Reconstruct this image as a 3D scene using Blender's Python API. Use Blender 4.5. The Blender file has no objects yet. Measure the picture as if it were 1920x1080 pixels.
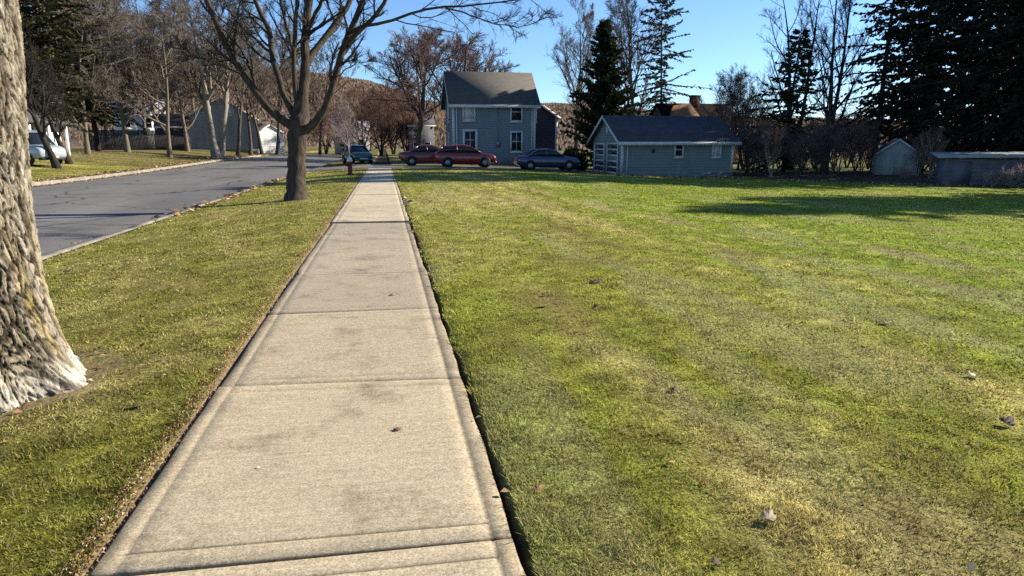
import bpy, math, random
import numpy as np
C = bpy.context.scene.collection
PI = math.pi
# ------------------------------------------------------------------ camera model
FPX, CAMH = 1250.0, 1.45
PITCH = math.atan(268/FPX); YAW = math.atan(240*math.cos(PITCH)/FPX)
cF = np.array([math.sin(YAW)*math.cos(PITCH), math.cos(YAW)*math.cos(PITCH), -math.sin(PITCH)])
cR = np.array([math.cos(YAW), -math.sin(YAW), 0.0]); cU = np.cross(cR, cF)
def spot(u, v, d):
    """point seen at photo pixel (u, v), d metres in front of the camera"""
    return np.array([0, 0, CAMH]) + d*(cF + (u-960)/FPX*cR + (540-v)/FPX*cU)
def place(u, d):
    """ground point in the direction of photo column u, d metres out"""
    t = spot(u, 290, d); return float(t[0]), float(t[1])
def sm(a, b, t):
    t = np.clip((np.asarray(t, float)-a)/(b-a), 0, 1); return t*t*(3-2*t)
# ------------------------------------------------------------------ terrain heights
def rise(x, y): return 0.38*sm(35, 85, y)*sm(-4, -15, x)
def ground_z(x, y):
    x = np.asarray(x, float); y = np.asarray(y, float)
    z = -0.75*sm(2, 24, x)*sm(6, 30, y)
    z = z - 0.19*sm(-1.2, -5, x)
    z = z + (0.72*sm(-15.5, -26, x))*sm(10, 30, y)
    return z + rise(x, y)
def gz(x, y): return float(ground_z(x, y))
def road_z(x, y): return -0.35 + rise(x, y) + 0.06*(1-((np.asarray(x, float)+10.2)/5.2)**2)
# ------------------------------------------------------------------ numpy noise
def _h(ix, iy, s):
    n = (ix*374761393 + iy*668265263 + s*974634777) & 0xffffffff
    n = ((n ^ (n >> 13))*1274126177) & 0xffffffff
    return ((n ^ (n >> 16)) & 0xffffff)/float(0xffffff)
def vnoise(x, y, s=0):
    x = np.asarray(x, float); y = np.asarray(y, float)
    ix = np.floor(x).astype(np.int64); iy = np.floor(y).astype(np.int64)
    fx = x-ix; fy = y-iy; fx = fx*fx*(3-2*fx); fy = fy*fy*(3-2*fy)
    a = _h(ix, iy, s); b = _h(ix+1, iy, s); c = _h(ix, iy+1, s); d = _h(ix+1, iy+1, s)
    return (a*(1-fx)+b*fx)*(1-fy)+(c*(1-fx)+d*fx)*fy
def fbm(x, y, s=0, o=4):
    r = 0; a = .5; t = 0
    for k in range(o):
        r = r + a*vnoise(x*2**k, y*2**k, s+k*17); t += a; a *= .5
    return r/t
# ------------------------------------------------------------------ mesh helpers
def mk(name, V, quads=None, tris=None, m=None, parent=None, smooth=False, col=None, polys=None):
    me = bpy.data.meshes.new(name)
    V = np.asarray(V, np.float32).reshape(-1, 3)
    loops = []; tot = []
    if quads is not None and len(quads): q = np.asarray(quads, np.int32); loops.append(q.ravel()); tot.append(np.full(len(q), 4, np.int32))
    if tris is not None and len(tris): q = np.asarray(tris, np.int32); loops.append(q.ravel()); tot.append(np.full(len(q), 3, np.int32))
    if polys:
        loops.append(np.array([i for p in polys for i in p], np.int32)); tot.append(np.array([len(p) for p in polys], np.int32))
    L = np.concatenate(loops); T = np.concatenate(tot)
    me.vertices.add(len(V)); me.vertices.foreach_set('co', V.ravel())
    me.loops.add(len(L)); me.loops.foreach_set('vertex_index', L)
    me.polygons.add(len(T)); me.polygons.foreach_set('loop_start', np.concatenate([[0], np.cumsum(T)[:-1]]).astype(np.int32))
    me.polygons.foreach_set('loop_total', T)
    if smooth: me.polygons.foreach_set('use_smooth', np.ones(len(T), bool))
    me.update(calc_edges=True)
    if col is not None:
        a = me.color_attributes.new('Col', 'FLOAT_COLOR', 'POINT')
        cc = np.ones((len(V), 4), np.float32); cc[:, :3] = col; a.data.foreach_set('color', cc.ravel())
    o = bpy.data.objects.new(name, me); C.objects.link(o)
    if m: me.materials.append(m)
    if parent: o.parent = parent
    return o
class MB:
    def __init__(s): s.v = []; s.f = []
    def add(s, vs, fs):
        n = len(s.v); s.v += [tuple(map(float, p)) for p in vs]; s.f += [tuple(i+n for i in f) for f in fs]; return s
    def box(s, a, b, c, d, e, f, bev=0):     # x0 x1 y0 y1 z0 z1
        return s.add([(a,c,e),(b,c,e),(b,d,e),(a,d,e),(a,c,f),(b,c,f),(b,d,f),(a,d,f)],
                     [(0,3,2,1),(4,5,6,7),(0,1,5,4),(1,2,6,5),(2,3,7,6),(3,0,4,7)])
    def slab(s, pts, off):                  # polygon pts extruded by vector off
        n = len(pts); off = np.array(off, float)
        q = [np.array(p, float) for p in pts]; r = [p+off for p in q]
        return s.add(q+r, [tuple(range(n))[::-1], tuple(range(n, 2*n))]+[(i, (i+1) % n, n+(i+1) % n, n+i) for i in range(n)])
    def cyl(s, p0, p1, r0, r1, n=10, cap=True):
        p0 = np.array(p0, float); p1 = np.array(p1, float); t = (p1-p0)/np.linalg.norm(p1-p0)
        a = np.cross(t, [0, 0, 1] if abs(t[2]) < .9 else [1, 0, 0]); a /= np.linalg.norm(a); b = np.cross(t, a)
        vs = [p0+r0*(a*math.cos(k*2*PI/n)+b*math.sin(k*2*PI/n)) for k in range(n)]+[p1+r1*(a*math.cos(k*2*PI/n)+b*math.sin(k*2*PI/n)) for k in range(n)]
        fs = [(i, (i+1) % n, n+(i+1) % n, n+i) for i in range(n)]
        if cap: fs += [tuple(range(n))[::-1], tuple(range(n, 2*n))]
        return s.add(vs, fs)
    def lathe(s, prof, c=(0, 0, 0), n=14):
        vs = []; fs = []
        for r, z in prof: vs += [(c[0]+r*math.cos(k*2*PI/n), c[1]+r*math.sin(k*2*PI/n), c[2]+z) for k in range(n)]
        for j in range(len(prof)-1): fs += [(j*n+i, j*n+(i+1) % n, (j+1)*n+(i+1) % n, (j+1)*n+i) for i in range(n)]
        fs += [tuple(range(n))[::-1], tuple(range((len(prof)-1)*n, len(prof)*n))]
        return s.add(vs, fs)
    def rings(s, R):                        # loft through closed rings of equal count, capped
        n = len(R[0]); vs = [p for r in R for p in r]; fs = []
        for j in range(len(R)-1): fs += [(j*n+i, j*n+(i+1) % n, (j+1)*n+(i+1) % n, (j+1)*n+i) for i in range(n)]
        fs += [tuple(range(n))[::-1], tuple(range((len(R)-1)*n, len(R)*n))]
        return s.add(vs, fs)
    def build(s, name, m, parent=None, smooth=False, bevel=0):
        o = mk(name, s.v, polys=s.f, m=m, parent=parent, smooth=smooth)
        if bevel:
            b = o.modifiers.new('bevel', 'BEVEL'); b.width = bevel; b.segments = 2; b.limit_method = 'ANGLE'
        return o
def tag(o, label=None, cat=None, group=None, kind=None):
    if label: o['label'] = label
    if cat: o['category'] = cat
    if group: o['group'] = group
    if kind: o['kind'] = kind
    return o
def thing(name, label, cat, loc, rz=0, group=None):
    o = bpy.data.objects.new(name, None); C.objects.link(o); o.empty_display_size = .3
    o.location = loc; o.rotation_euler = (0, 0, rz)
    return tag(o, label, cat, group)
def copy_tree(root, label, loc, rz=0, scale=1, group=None):
    def cp(o, parent):
        c = o.copy(); C.objects.link(c)
        if parent: c.parent = parent
        for ch in o.children: cp(ch, c)
        return c
    r = cp(root, None); r.location = loc; r.rotation_euler = (0, 0, rz)
    r.scale = scale if hasattr(scale, '__len__') else (scale,)*3
    r['label'] = label
    if group: r['group'] = group
    return r
# ------------------------------------------------------------------ materials
def nodes(name):
    m = bpy.data.materials.new(name); m.use_nodes = True; nt = m.node_tree
    b = nt.nodes['Principled BSDF']; return m, nt, b
def N(nt, t, **k):
    n = nt.nodes.new(t)
    for a, v in k.items():
        if a in n.inputs.keys(): n.inputs[a].default_value = v
        else: setattr(n, a, v)
    return n
def noise(nt, vec, scale, detail=4, rough=.6):
    n = nt.nodes.new('ShaderNodeTexNoise'); n.inputs['Scale'].default_value = scale; n.inputs['Detail'].default_value = detail
    n.inputs['Roughness'].default_value = rough; nt.links.new(vec, n.inputs['Vector']); return n.outputs['Fac']
def vecsrc(nt, kind='obj', stretch=(1, 1, 1)):
    o = nt.nodes.new('ShaderNodeNewGeometry').outputs['Position'] if kind == 'pos' else nt.nodes.new('ShaderNodeTexCoord').outputs['Object']
    mp = nt.nodes.new('ShaderNodeMapping'); mp.inputs['Scale'].default_value = stretch; nt.links.new(o, mp.inputs['Vector']); return mp.outputs['Vector']
def ramp(nt, fac, stops):
    r = nt.nodes.new('ShaderNodeValToRGB'); e = r.color_ramp.elements
    while len(e) < len(stops): e.new(.5)
    for k, (p, c) in enumerate(stops): e[k].position = p; e[k].color = (*c, 1)
    nt.links.new(fac, r.inputs['Fac']); return r.outputs['Color']
def mixc(nt, fac, a, b, mode='MIX'):
    n = nt.nodes.new('ShaderNodeMix'); n.data_type = 'RGBA'; n.blend_type = mode
    for s, v in ((0, fac), (6, a), (7, b)):
        if isinstance(v, (int, float)): n.inputs[s].default_value = v
        elif isinstance(v, tuple): n.inputs[s].default_value = (*v, 1)
        else: nt.links.new(v, n.inputs[s])
    return n.outputs[2]
def bump(nt, b, h, strength=.3, dist=.02):
    n = nt.nodes.new('ShaderNodeBump'); n.inputs['Strength'].default_value = strength; n.inputs['Distance'].default_value = dist
    nt.links.new(h, n.inputs['Height']); nt.links.new(n.outputs['Normal'], b.inputs['Normal'])
def mat(name, c1, c2=None, scale=3, rough=.8, bmp=0, bscale=None, stretch=(1, 1, 1), kind='obj', spec=.3, metal=0, coat=0, bdist=.02):
    m, nt, b = nodes(name); b.inputs['Roughness'].default_value = rough; b.inputs['Specular IOR Level'].default_value = spec
    b.inputs['Metallic'].default_value = metal; b.inputs['Coat Weight'].default_value = coat
    v = vecsrc(nt, kind, stretch)
    if c2 is None: c2 = tuple(x*.8 for x in c1)
    f = noise(nt, v, scale)
    nt.links.new(ramp(nt, f, [(.3, c1), (.7, c2)]), b.inputs['Base Color'])
    if bmp: bump(nt, b, noise(nt, v, bscale or scale*4), bmp, bdist)
    return m
def colmat(name, rough=.85, spec=.15, trans=0.0):
    m, nt, b = nodes(name); a = nt.nodes.new('ShaderNodeVertexColor'); a.layer_name = 'Col'
    nt.links.new(a.outputs['Color'], b.inputs['Base Color']); b.inputs['Roughness'].default_value = rough
    b.inputs['Specular IOR Level'].default_value = spec
    if trans:
        t = nt.nodes.new('ShaderNodeBsdfTranslucent'); nt.links.new(a.outputs['Color'], t.inputs['Color'])
        x = nt.nodes.new('ShaderNodeMixShader'); x.inputs[0].default_value = trans
        nt.links.new(b.outputs[0], x.inputs[1]); nt.links.new(t.outputs[0], x.inputs[2]); nt.links.new(x.outputs[0], nt.nodes['Material Output'].inputs[0])
    return m
M = {}
M['grass'] = colmat('grass_blades', .75, .2, .40)
M['needles'] = colmat('needles', .8, .12, .12)
M['leaf'] = colmat('dry_leaf', .8, .15, .15)
M['bark'] = mat('bark', (.12, .1, .08), (.05, .043, .036), 9, .9, .6, 22, (1, 1, .25), spec=.1)
M['bark_pale'] = mat('bark_pale', (.3, .27, .22), (.15, .13, .105), 7, .9, .5, 20, (1, 1, .25), spec=.1)
M['bark_mid'] = mat('bark_mid', (.20, .165, .125), (.09, .075, .058), 8, .9, .5, 20, (1, 1, .25), spec=.1)
M['bark_dark'] = mat('bark_dark', (.05, .043, .037), (.022, .019, .017), 7, .95, .4, 20, (1, 1, .25), spec=.05)
M['bark_street'] = mat('bark_street', (.10, .08, .06), (.03, .025, .021), 14, .95, .9, 34, (1, 1, .18), spec=.05, bdist=.04)
M['twig'] = mat('twig', (.15, .115, .09), (.08, .062, .05), 2, .9, spec=.1)
M['twig_dark'] = mat('twig_dark', (.05, .042, .037), (.03, .025, .022), 2, .9, spec=.1)
M['twig_red'] = mat('twig_red', (.22, .13, .095), (.14, .085, .068), 1, .9, spec=.1)
M['twig_brown'] = mat('twig_brown', (.175, .14, .11), (.10, .082, .066), .8, .9, spec=.1)
M['twig_shrub'] = mat('twig_shrub', (.15, .105, .095), (.07, .05, .048), .7, .9, spec=.1)
M['twig_maple'] = mat('twig_maple', (.20, .135, .12), (.13, .085, .075), .8, .9, spec=.1)
M['twig_pale'] = mat('twig_pale', (.33, .27, .24), (.22, .17, .16), 1, .9, spec=.1)

# asphalt
m, nt, b = nodes('asphalt'); v = vecsrc(nt, 'pos'); b.inputs['Roughness'].default_value = .85; b.inputs['Specular IOR Level'].default_value = .25
big = ramp(nt, noise(nt, vecsrc(nt, 'pos', (.5, .07, 1)), 1.2, 5), [(.3, (.118, .113, .105)), (.7, (.175, .167, .155))])
fine = ramp(nt, noise(nt, v, 60, 3, .8), [(.3, (.6, .6, .6)), (.75, (1.25, 1.25, 1.25))])
vo = nt.nodes.new('ShaderNodeTexVoronoi'); vo.feature = 'DISTANCE_TO_EDGE'; vo.inputs['Scale'].default_value = .22
nv = nt.nodes.new('ShaderNodeTexNoise'); nv.inputs['Scale'].default_value = .8; nv.inputs['Detail'].default_value = 5; nt.links.new(v, nv.inputs['Vector'])
av = nt.nodes.new('ShaderNodeVectorMath'); av.operation = 'ADD'; nt.links.new(v, av.inputs[0]); nt.links.new(nv.outputs['Color'], av.inputs[1]); nt.links.new(av.outputs[0], vo.inputs['Vector'])
seal = ramp(nt, vo.outputs['Distance'], [(.004, (.32, .32, .33)), (.012, (1, 1, 1))])
patch = ramp(nt, noise(nt, vecsrc(nt, 'pos', (.25, .12, 1)), 1.0, 1), [(.52, (1, 1, 1)), (.535, (.86, .87, .88))])
nt.links.new(mixc(nt, 1, mixc(nt, 1, mixc(nt, 1.0, big, fine, 'MULTIPLY'), seal, 'MULTIPLY'), patch, 'MULTIPLY'), b.inputs['Base Color']); bump(nt, b, noise(nt, v, 90, 2), .4, .01); M['asphalt'] = m
# concrete
m, nt, b = nodes('broomed_concrete'); v = vecsrc(nt, 'pos'); b.inputs['Roughness'].default_value = .88; b.inputs['Specular IOR Level'].default_value = .2
at = nt.nodes.new('ShaderNodeVertexColor'); at.layer_name = 'Col'
f1 = ramp(nt, noise(nt, v, 2.2, 6, .7), [(.28, (.52, .5, .48)), (.46, (.98, .98, .98)), (.72, (1.12, 1.11, 1.08))])
f2 = ramp(nt, noise(nt, v, 95, 2, .7), [(.34, (.68, .66, .64)), (.62, (1.15, 1.15, 1.15))])
f3 = ramp(nt, noise(nt, vecsrc(nt, 'pos', (1.2, 26, 1)), 1.6, 4, .6), [(.32, (.86, .85, .84)), (.66, (1.05, 1.05, 1.05))])
f4 = ramp(nt, noise(nt, v, 28, 3, .7), [(.3, (.8, .79, .78)), (.7, (1.1, 1.1, 1.1))])
c = mixc(nt, 1, at.outputs['Color'], f1, 'MULTIPLY'); c = mixc(nt, 1, c, f2, 'MULTIPLY'); c = mixc(nt, 1, c, f3, 'MULTIPLY'); c = mixc(nt, 1, c, f4, 'MULTIPLY')
nt.links.new(c, b.inputs['Base Color']); bump(nt, b, noise(nt, vecsrc(nt, 'pos', (6, 60, 1)), 6, 4, .8), .5, .006); M['concrete'] = m
M['kerb'] = mat('kerb_concrete', (.27, .24, .20), (.13, .12, .10), 3, .9, .4, 30, kind='pos')
# ground under the grass: vertex colour broken up by fine soil noise
m, nt, b = nodes('lawn_ground'); v = vecsrc(nt, 'pos'); b.inputs['Roughness'].default_value = .95; b.inputs['Specular IOR Level'].default_value = .05
at = nt.nodes.new('ShaderNodeVertexColor'); at.layer_name = 'Col'
f1 = ramp(nt, noise(nt, v, 22, 5, .75), [(.3, (.45, .45, .45)), (.68, (1.25, 1.25, 1.25))])
f2 = ramp(nt, noise(nt, v, 1.7, 5, .7), [(.3, (.7, .72, .7)), (.7, (1.2, 1.2, 1.2))])
nt.links.new(mixc(nt, 1, mixc(nt, 1, at.outputs['Color'], f1, 'MULTIPLY'), f2, 'MULTIPLY'), b.inputs['Base Color']); bump(nt, b, noise(nt, v, 30, 4), .7, .03); M['ground'] = m
M['soil'] = mat('edge_soil', (.05, .04, .03), (.02, .017, .014), 30, .95, .6, 60, kind='pos')

# ------------------------------------------------------------------ world, sun, camera
SUN_EL, SUN_AZ = math.radians(26), math.radians(77)
sc = bpy.context.scene
w = bpy.data.worlds.new('World'); sc.world = w; w.use_nodes = True
sky = w.node_tree.nodes.new('ShaderNodeTexSky'); sky.sky_type = 'NISHITA'; sky.sun_disc = False
sky.sun_elevation = SUN_EL; sky.sun_rotation = SUN_AZ; sky.air_density = 1.0; sky.dust_density = .05; sky.ozone_density = 6.0; sky.altitude = 1200
bg = w.node_tree.nodes['Background']; bg.inputs['Strength'].default_value = .08
w.node_tree.links.new(sky.outputs[0], bg.inputs['Color'])
sl = bpy.data.lights.new('sun', 'SUN'); sl.energy = 5.0; sl.angle = math.radians(.53); sc.cycles.sample_clamp_direct = 12; sl.color = (1, .91, .76)
so = bpy.data.objects.new('sun', sl); C.objects.link(so)
from mathutils import Vector, Matrix
sd = Vector((math.cos(SUN_EL)*math.sin(SUN_AZ), math.cos(SUN_EL)*math.cos(SUN_AZ), math.sin(SUN_EL)))
so.rotation_euler = sd.to_track_quat('Z', 'Y').to_euler(); so.location = (60, 0, 40)
cam = bpy.data.cameras.new('camera'); co = bpy.data.objects.new('camera', cam); C.objects.link(co)
cam.sensor_width = 36; cam.lens = FPX/1920*36; cam.clip_end = 5000; cam.clip_start = .05
co.matrix_world = Matrix(((cR[0], cU[0], -cF[0], 0), (cR[1], cU[1], -cF[1], 0), (cR[2], cU[2], -cF[2], CAMH), (0, 0, 0, 1)))
sc.camera = co
sc.view_settings.view_transform = 'Standard'; sc.view_settings.look = 'None'; sc.view_settings.gamma = 1; sc.view_settings.exposure = 1.25
sc.cycles.use_denoising = False; sc.cycles.sample_clamp_indirect = 4; sc.cycles.max_bounces = 5; sc.cycles.transparent_max_bounces = 6

# ------------------------------------------------------------------ grass colours (one pattern for blades and ground)
WL, WR = -1.06, 0.43                # sidewalk edges
KN, KF = -5.0, -15.3                # kerbs
def lawn_colour(x, y):
    n1 = fbm(x*.9, y*.35, 3, 4); n2 = fbm(x*3.2, y*.55, 11, 3); n3 = fbm(x*.16, y*.16, 23, 3); n4 = fbm(x*2.1, y*2.1, 31, 3)
    n5 = fbm(x*.33+y*.05, y*.10, 41, 4)
    right = x > 0; n7 = fbm(x*2.4+.12*y, y*.16, 47, 3)
    straw = np.where(right, -.02+.4*(n1-.5)+.7*(n2-.5)+.6*(n5-.5)+.7*(n4-.5)+2.0*(n7-.5)+.20*np.exp(-((x-2.3-.06*y)/1.7)**2), .10+1.0*(n1-.5)+1.5*(n4-.5))
    straw = straw + np.where(right, -.45*sm(3.0, 7.5, x-.05*y)-.40*sm(1.5, .5, x)*sm(11, 3, y), -.16*sm(5.5, 3, y))
    straw = np.clip(straw+.18, 0, 1)
    lush = np.clip(np.where(right, .08-1.0*(n7-.5)+.2*(n2-.5)+1.15*sm(2.5, 6.5, x-.06*y)*(.5+n3)+.5*sm(1.3, .5, x)*sm(8, 3, y), .02+.6*(n4-.45))+.35*(n1-.5), 0, 1)
    o = np.array([.300, .295, .052]); s = np.array([.56, .46, .19]); g = np.array([.235, .300, .026]); br = np.array([.20, .13, .06])
    c = o+(g-o)*lush[..., None]; c = c+(s-c)*(straw*.72)[..., None]
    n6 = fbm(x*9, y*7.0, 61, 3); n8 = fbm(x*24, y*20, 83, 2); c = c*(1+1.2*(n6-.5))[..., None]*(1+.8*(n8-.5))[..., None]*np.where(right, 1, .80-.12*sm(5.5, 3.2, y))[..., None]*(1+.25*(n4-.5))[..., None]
    c = c+(np.array([.40, .37, .19])-c)*(np.clip((fbm(x*1.6+9, y*.4, 67, 3)-.56)*4, 0, .4)*right)[..., None]
    bare = np.clip((fbm(x*1.3, y*.5, 57, 4)-.60)*5, 0, 1)*np.where(right, .55, .3)
    return c+(br-c)*bare[..., None]
# lawn borders: right-hand lawn stops at the undergrowth line, the far bank is grass too
def back_edge(x): return np.interp(x, [-5, 13, 15, 24, 25, 30, 38, 60], [43.6, 43.6, 41.5, 42.5, 39, 32.6, 26.6, 20])
def lawn_mask(x, y):
    r = (x > WR+.005+.05*vnoise(y*5, x*0, 5)) & (y < back_edge(x))
    l = (x < WL-.02-.06*vnoise(y*3, x*0, 6)) & (x > KN+.03) & (y < 43.6)
    b = (x < KF-.4) & (x > -40) & (y < 75)
    return r | l | b
def ground_colour(x, y):
    c = lawn_colour(x, y)
    litter = np.array([.105, .075, .05])+np.array([.10, .075, .045])*(fbm(x*.7, y*.7, 71, 4)[..., None]-.3)
    k = ((x > 12) & (y > back_edge(x))) | (y > 51)
    kk = np.where(k, np.where(y > 51, .55, 1.0), 0)
    bank = sm(-19, -26, x)*sm(30, 42, y)*.55
    far = np.array([.24, .19, .11])
    c = c+(litter-c)*kk[..., None]; c = c+(far-c)*bank[..., None]
    # trodden, leafy ring at the foot of the near tree
    rr = np.hypot(x+2.52, y-4.45); ring = np.clip((1.05-rr)/.4, 0, 1)*.75
    return c+(np.array([.23, .17, .1])-c)*ring[..., None]

# ------------------------------------------------------------------ the setting
def steps(*segs):
    out = [segs[0][0]]
    for a, b, s in segs:
        n = max(1, int(round((b-a)/s))); out += list(a+(b-a)*(np.arange(1, n+1)/n))
    return np.array(out)
gx = steps((-1500, -200, 130), (-200, -50, 10), (-50, -16, 1), (-16, -15.36, .32), (-15.36, -15.3, .06), (-15.3, -5.03, 1.0), (-5.03, -4.97, .06), (-4.97, -1.2, .11), (-1.2, -1.08, .06), (-1.08, -1.04, .04), (-1.04, .41, .3), (.41, .445, .035), (.445, .49, .045), (.49, 9, .11), (9, 30, .4), (30, 60, 1), (60, 200, 10), (200, 1500, 130))
gy = steps((-60, -4, 4), (-4, 1, .5), (1, 14, .11), (14, 40, .4), (40, 90, 1), (90, 200, 8), (200, 1700, 100))
X, Yg = np.meshgrid(gx, gy); Z = ground_z(X, Yg)
Z = Z + .02*(fbm(X*1.5, Yg*1.5, 91, 3)-.5)*((X > .48) | ((X < -1.15) & (X > -4.9)))
Z = np.where((X > -1.07) & (X < .435), -.09, Z)
Z = np.where((X > .435) & (X < .46), -.035, Z); Z = np.where((X > -1.09) & (X < -1.05), -.016, Z)
Z = np.where((X < -5.0) & (X > -15.34), -.5+rise(X, Yg), Z)
nx, ny = len(gx), len(gy)
idx = np.arange(nx*ny).reshape(ny, nx)
Q = np.stack([idx[:-1, :-1], idx[:-1, 1:], idx[1:, 1:], idx[1:, :-1]], -1).reshape(-1, 4)
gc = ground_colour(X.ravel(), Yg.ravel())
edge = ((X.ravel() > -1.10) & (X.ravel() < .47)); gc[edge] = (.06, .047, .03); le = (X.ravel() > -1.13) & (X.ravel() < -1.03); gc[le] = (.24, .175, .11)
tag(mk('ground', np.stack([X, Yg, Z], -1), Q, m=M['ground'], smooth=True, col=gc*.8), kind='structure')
def sheet(name, xs, ys, zf, m, col=None):
    X, Y = np.meshgrid(xs, ys); Z = zf(X, Y); n = len(xs); i = np.arange(X.size).reshape(len(ys), n)
    return mk(name, np.stack([X, Y, Z], -1), np.stack([i[:-1, :-1], i[:-1, 1:], i[1:, 1:], i[1:, :-1]], -1).reshape(-1, 4), m=m, smooth=True)
tag(sheet('road', np.linspace(-15.35, -5.0, 12), steps((-40, 30, 5), (30, 90, 2), (90, 114, 4)), road_z, M['asphalt']), kind='structure')
tag(sheet('side_street', np.linspace(-4.9, 15.4, 30), np.linspace(44.2, 50.6, 8), lambda x, y: ground_z(x, y)+.03+.05*sm(-3, -5, x)*0, M['asphalt']), kind='structure')
def kerb(name, x0, x1, ys, ztop):
    V = []; F = []
    for k, y in enumerate(ys):
        zt = ztop(y); V += [(x0, y, zt-.3), (x0, y, zt-.02), (x0+.02, y, zt), (x1-.02, y, zt), (x1, y, zt-.02), (x1, y, zt-.3)]
    for k in range(len(ys)-1):
        F += [(k*6+j, k*6+j+1, k*6+7+j, k*6+6+j) for j in range(5)]
    return tag(mk(name, V, F, m=M['kerb']), kind='structure')
ysk = steps((-40, 30, 2), (30, 43.5, 1.5))
kerb('kerb', -5.17, -4.985, ysk, lambda y: gz(-5, y)+.015+.02*math.sin(y*1.3))
ysk2 = steps((-40, 30, 2), (30, 90, 1.5))
kerb('far_kerb', -15.48, -15.28, ysk2, lambda y: gz(-15.3, y)+.03+.01*math.sin(y*1.7))

# sidewalk: every slab a small bevelled block with a tooled margin and its own tone
rng = np.random.default_rng(5)
V = []; F = []; CO = []
joints = [-3.2, -1.38, .43, 2.25, 4.09, 5.96, 7.75, 9.58, 11.4, 13.2]
while joints[-1] < 43.5: joints.append(joints[-1]+1.83)
tones = {2: (.49, .415, .285), 3: (.475, .40, .275), 4: (.43, .365, .255), 5: (.37, .315, .23), 6: (.39, .33, .24), 7: (.37, .315, .23), 8: (.345, .295, .22), 9: (.50, .43, .305), 10: (.47, .40, .285), 11: (.51, .435, .31)}
for k in range(len(joints)-1):
    a, b = joints[k]+(.001 if k == 5 else .006), joints[k+1]-(.001 if k == 4 else .006)
    t = np.array(tones.get(k, (.50+.05*rng.random(),)*3)); t = t if k in tones else t*np.array([.97, .83, .60])
    dz = {8: -.028, 7: -.012, 3: .0, 4: -.006}.get(k, rng.normal(0, .004)); tl = rng.normal(0, .003)
    if k == 9: dz = .006
    sk = -.10 if k in (3, 4) else -.02
    skb = {2: -.03, 3: -.10, 4: -.03}.get(k, -.02); ska = {3: -.03, 4: -.10, 5: -.03}.get(k, -.02)
    XS = [WL, WL+.012, WL+.075, WL+.085, WL+.095] + list(np.linspace(WL+.16, WR-.16, 10)) + [WR-.095, WR-.085, WR-.075, WR-.012, WR]
    YT = [0, .006, .045, .052, .06] ; L = b-a
    YS = [0, .008, .097, .109, .121]+list(np.linspace(.2, L-.2, 10))+[L-.121, L-.109, L-.097, L-.008, L]
    base = len(V); nX = len(XS); nY = len(YS)
    for j, yy in enumerate(YS):
        for i, xx in enumerate(XS):
            f = (xx-WL)/(WR-WL); s0 = ska*(f-.5); s1 = skb*(f-.5)
            y = a+yy+s0*(1-yy/L)+s1*yy/L
            groove = -.005 if (i in (3, nX-4) or (j in (3, nY-4) and 3 <= i <= nX-4)) else 0
            lip = -.012 if (i in (0, nX-1) or j in (0, nY-1)) else 0
            wob = .012*(vnoise(y*7, 3.3, 77)-.5)*(1 if i in (0, nX-1) else 0) + (.02*(vnoise(y*2.3, 8.1, 78)-.5) if i in (0, nX-1) else 0)
            V.append((xx+wob, y, dz+tl*(f-.5)*2+groove+lip))
            e = 1.0
            if i >= nX-3: e = .88-.35*vnoise(y*7, 1.7, 79)
            elif i == nX-4: e = .9
            elif i <= 2: e = .93-.2*vnoise(y*6, 2.7, 80)
            if j in (0, nY-1) and not ((k == 5 and j == 0) or (k == 4 and j > 0)): e *= .55
            if groove: e *= (.34 if k in (2, 3) and j == (3 if k == 3 else nY-4) else .92)
            CO.append(t*e)
    for j in range(nY-1):
        for i in range(nX-1):
            p = base+j*nX+i; F.append((p, p+1, p+nX+1, p+nX))
    # sides
    ring = [base+i for i in range(nX)]+[base+j*nX+nX-1 for j in range(1, nY)]+[base+(nY-1)*nX+i for i in range(nX-2, -1, -1)]+[base+j*nX for j in range(nY-2, 0, -1)]
    lo = len(V)
    for r in ring: x, y, z = V[r]; V.append((x, y, -.12)); CO.append(CO[r]*.5)
    for q in range(len(ring)):
        q2 = (q+1) % len(ring); F.append((ring[q2], ring[q], lo+q, lo+q2))
tag(mk('sidewalk', V, F, m=M['concrete'], smooth=False, col=np.array(CO)), kind='structure')

# hills closing the view
hx = np.radians(np.linspace(-75, 75, 241)); hr = np.linspace(0, 1, 14)
def crest(az):      # crest elevation angle over azimuth measured from the camera heading, in photo columns
    u = 960+FPX*np.tan(az)
    e = np.interp(u, [-2500, -500, 300, 560, 640, 700, 800, 900, 1010, 1080, 1250, 1580, 1900, 3000], [150, 150, 150, 128, 118, 108, 74, 70, 72, 70, 55, 44, 40, 60])
    return e/FPX
HV = []
R0, R1 = 260., 620.
hn = fbm(np.linspace(0, 30, 241), np.zeros(241), 5, 4)-.5
for j, t in enumerate(hr):
    r = R0+(R1-R0)*t
    for i, az in enumerate(hx):
        z = CAMH+crest(az)*R1*1.0*float(sm(0, 1, t))*(1+.0*hn[i]) if t <= 1 else 0
        z = -3+z+hn[i]*5*t
        a = az+YAW; HV.append((r*math.sin(a)/max(.35, math.cos(az)), r*math.cos(a)/max(.35, math.cos(az)), z))
i = np.arange(len(HV)).reshape(len(hr), len(hx))
hq = np.stack([i[:-1, :-1], i[:-1, 1:], i[1:, 1:], i[1:, :-1]], -1).reshape(-1, 4)
M['hill'] = mat('hill_woodland_floor', (.15, .105, .075), (.095, .07, .052), .03, .95, kind='pos')
tag(mk('hills', HV, hq, m=M['hill'], smooth=True), kind='structure')
HVa = np.array(HV)
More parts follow.
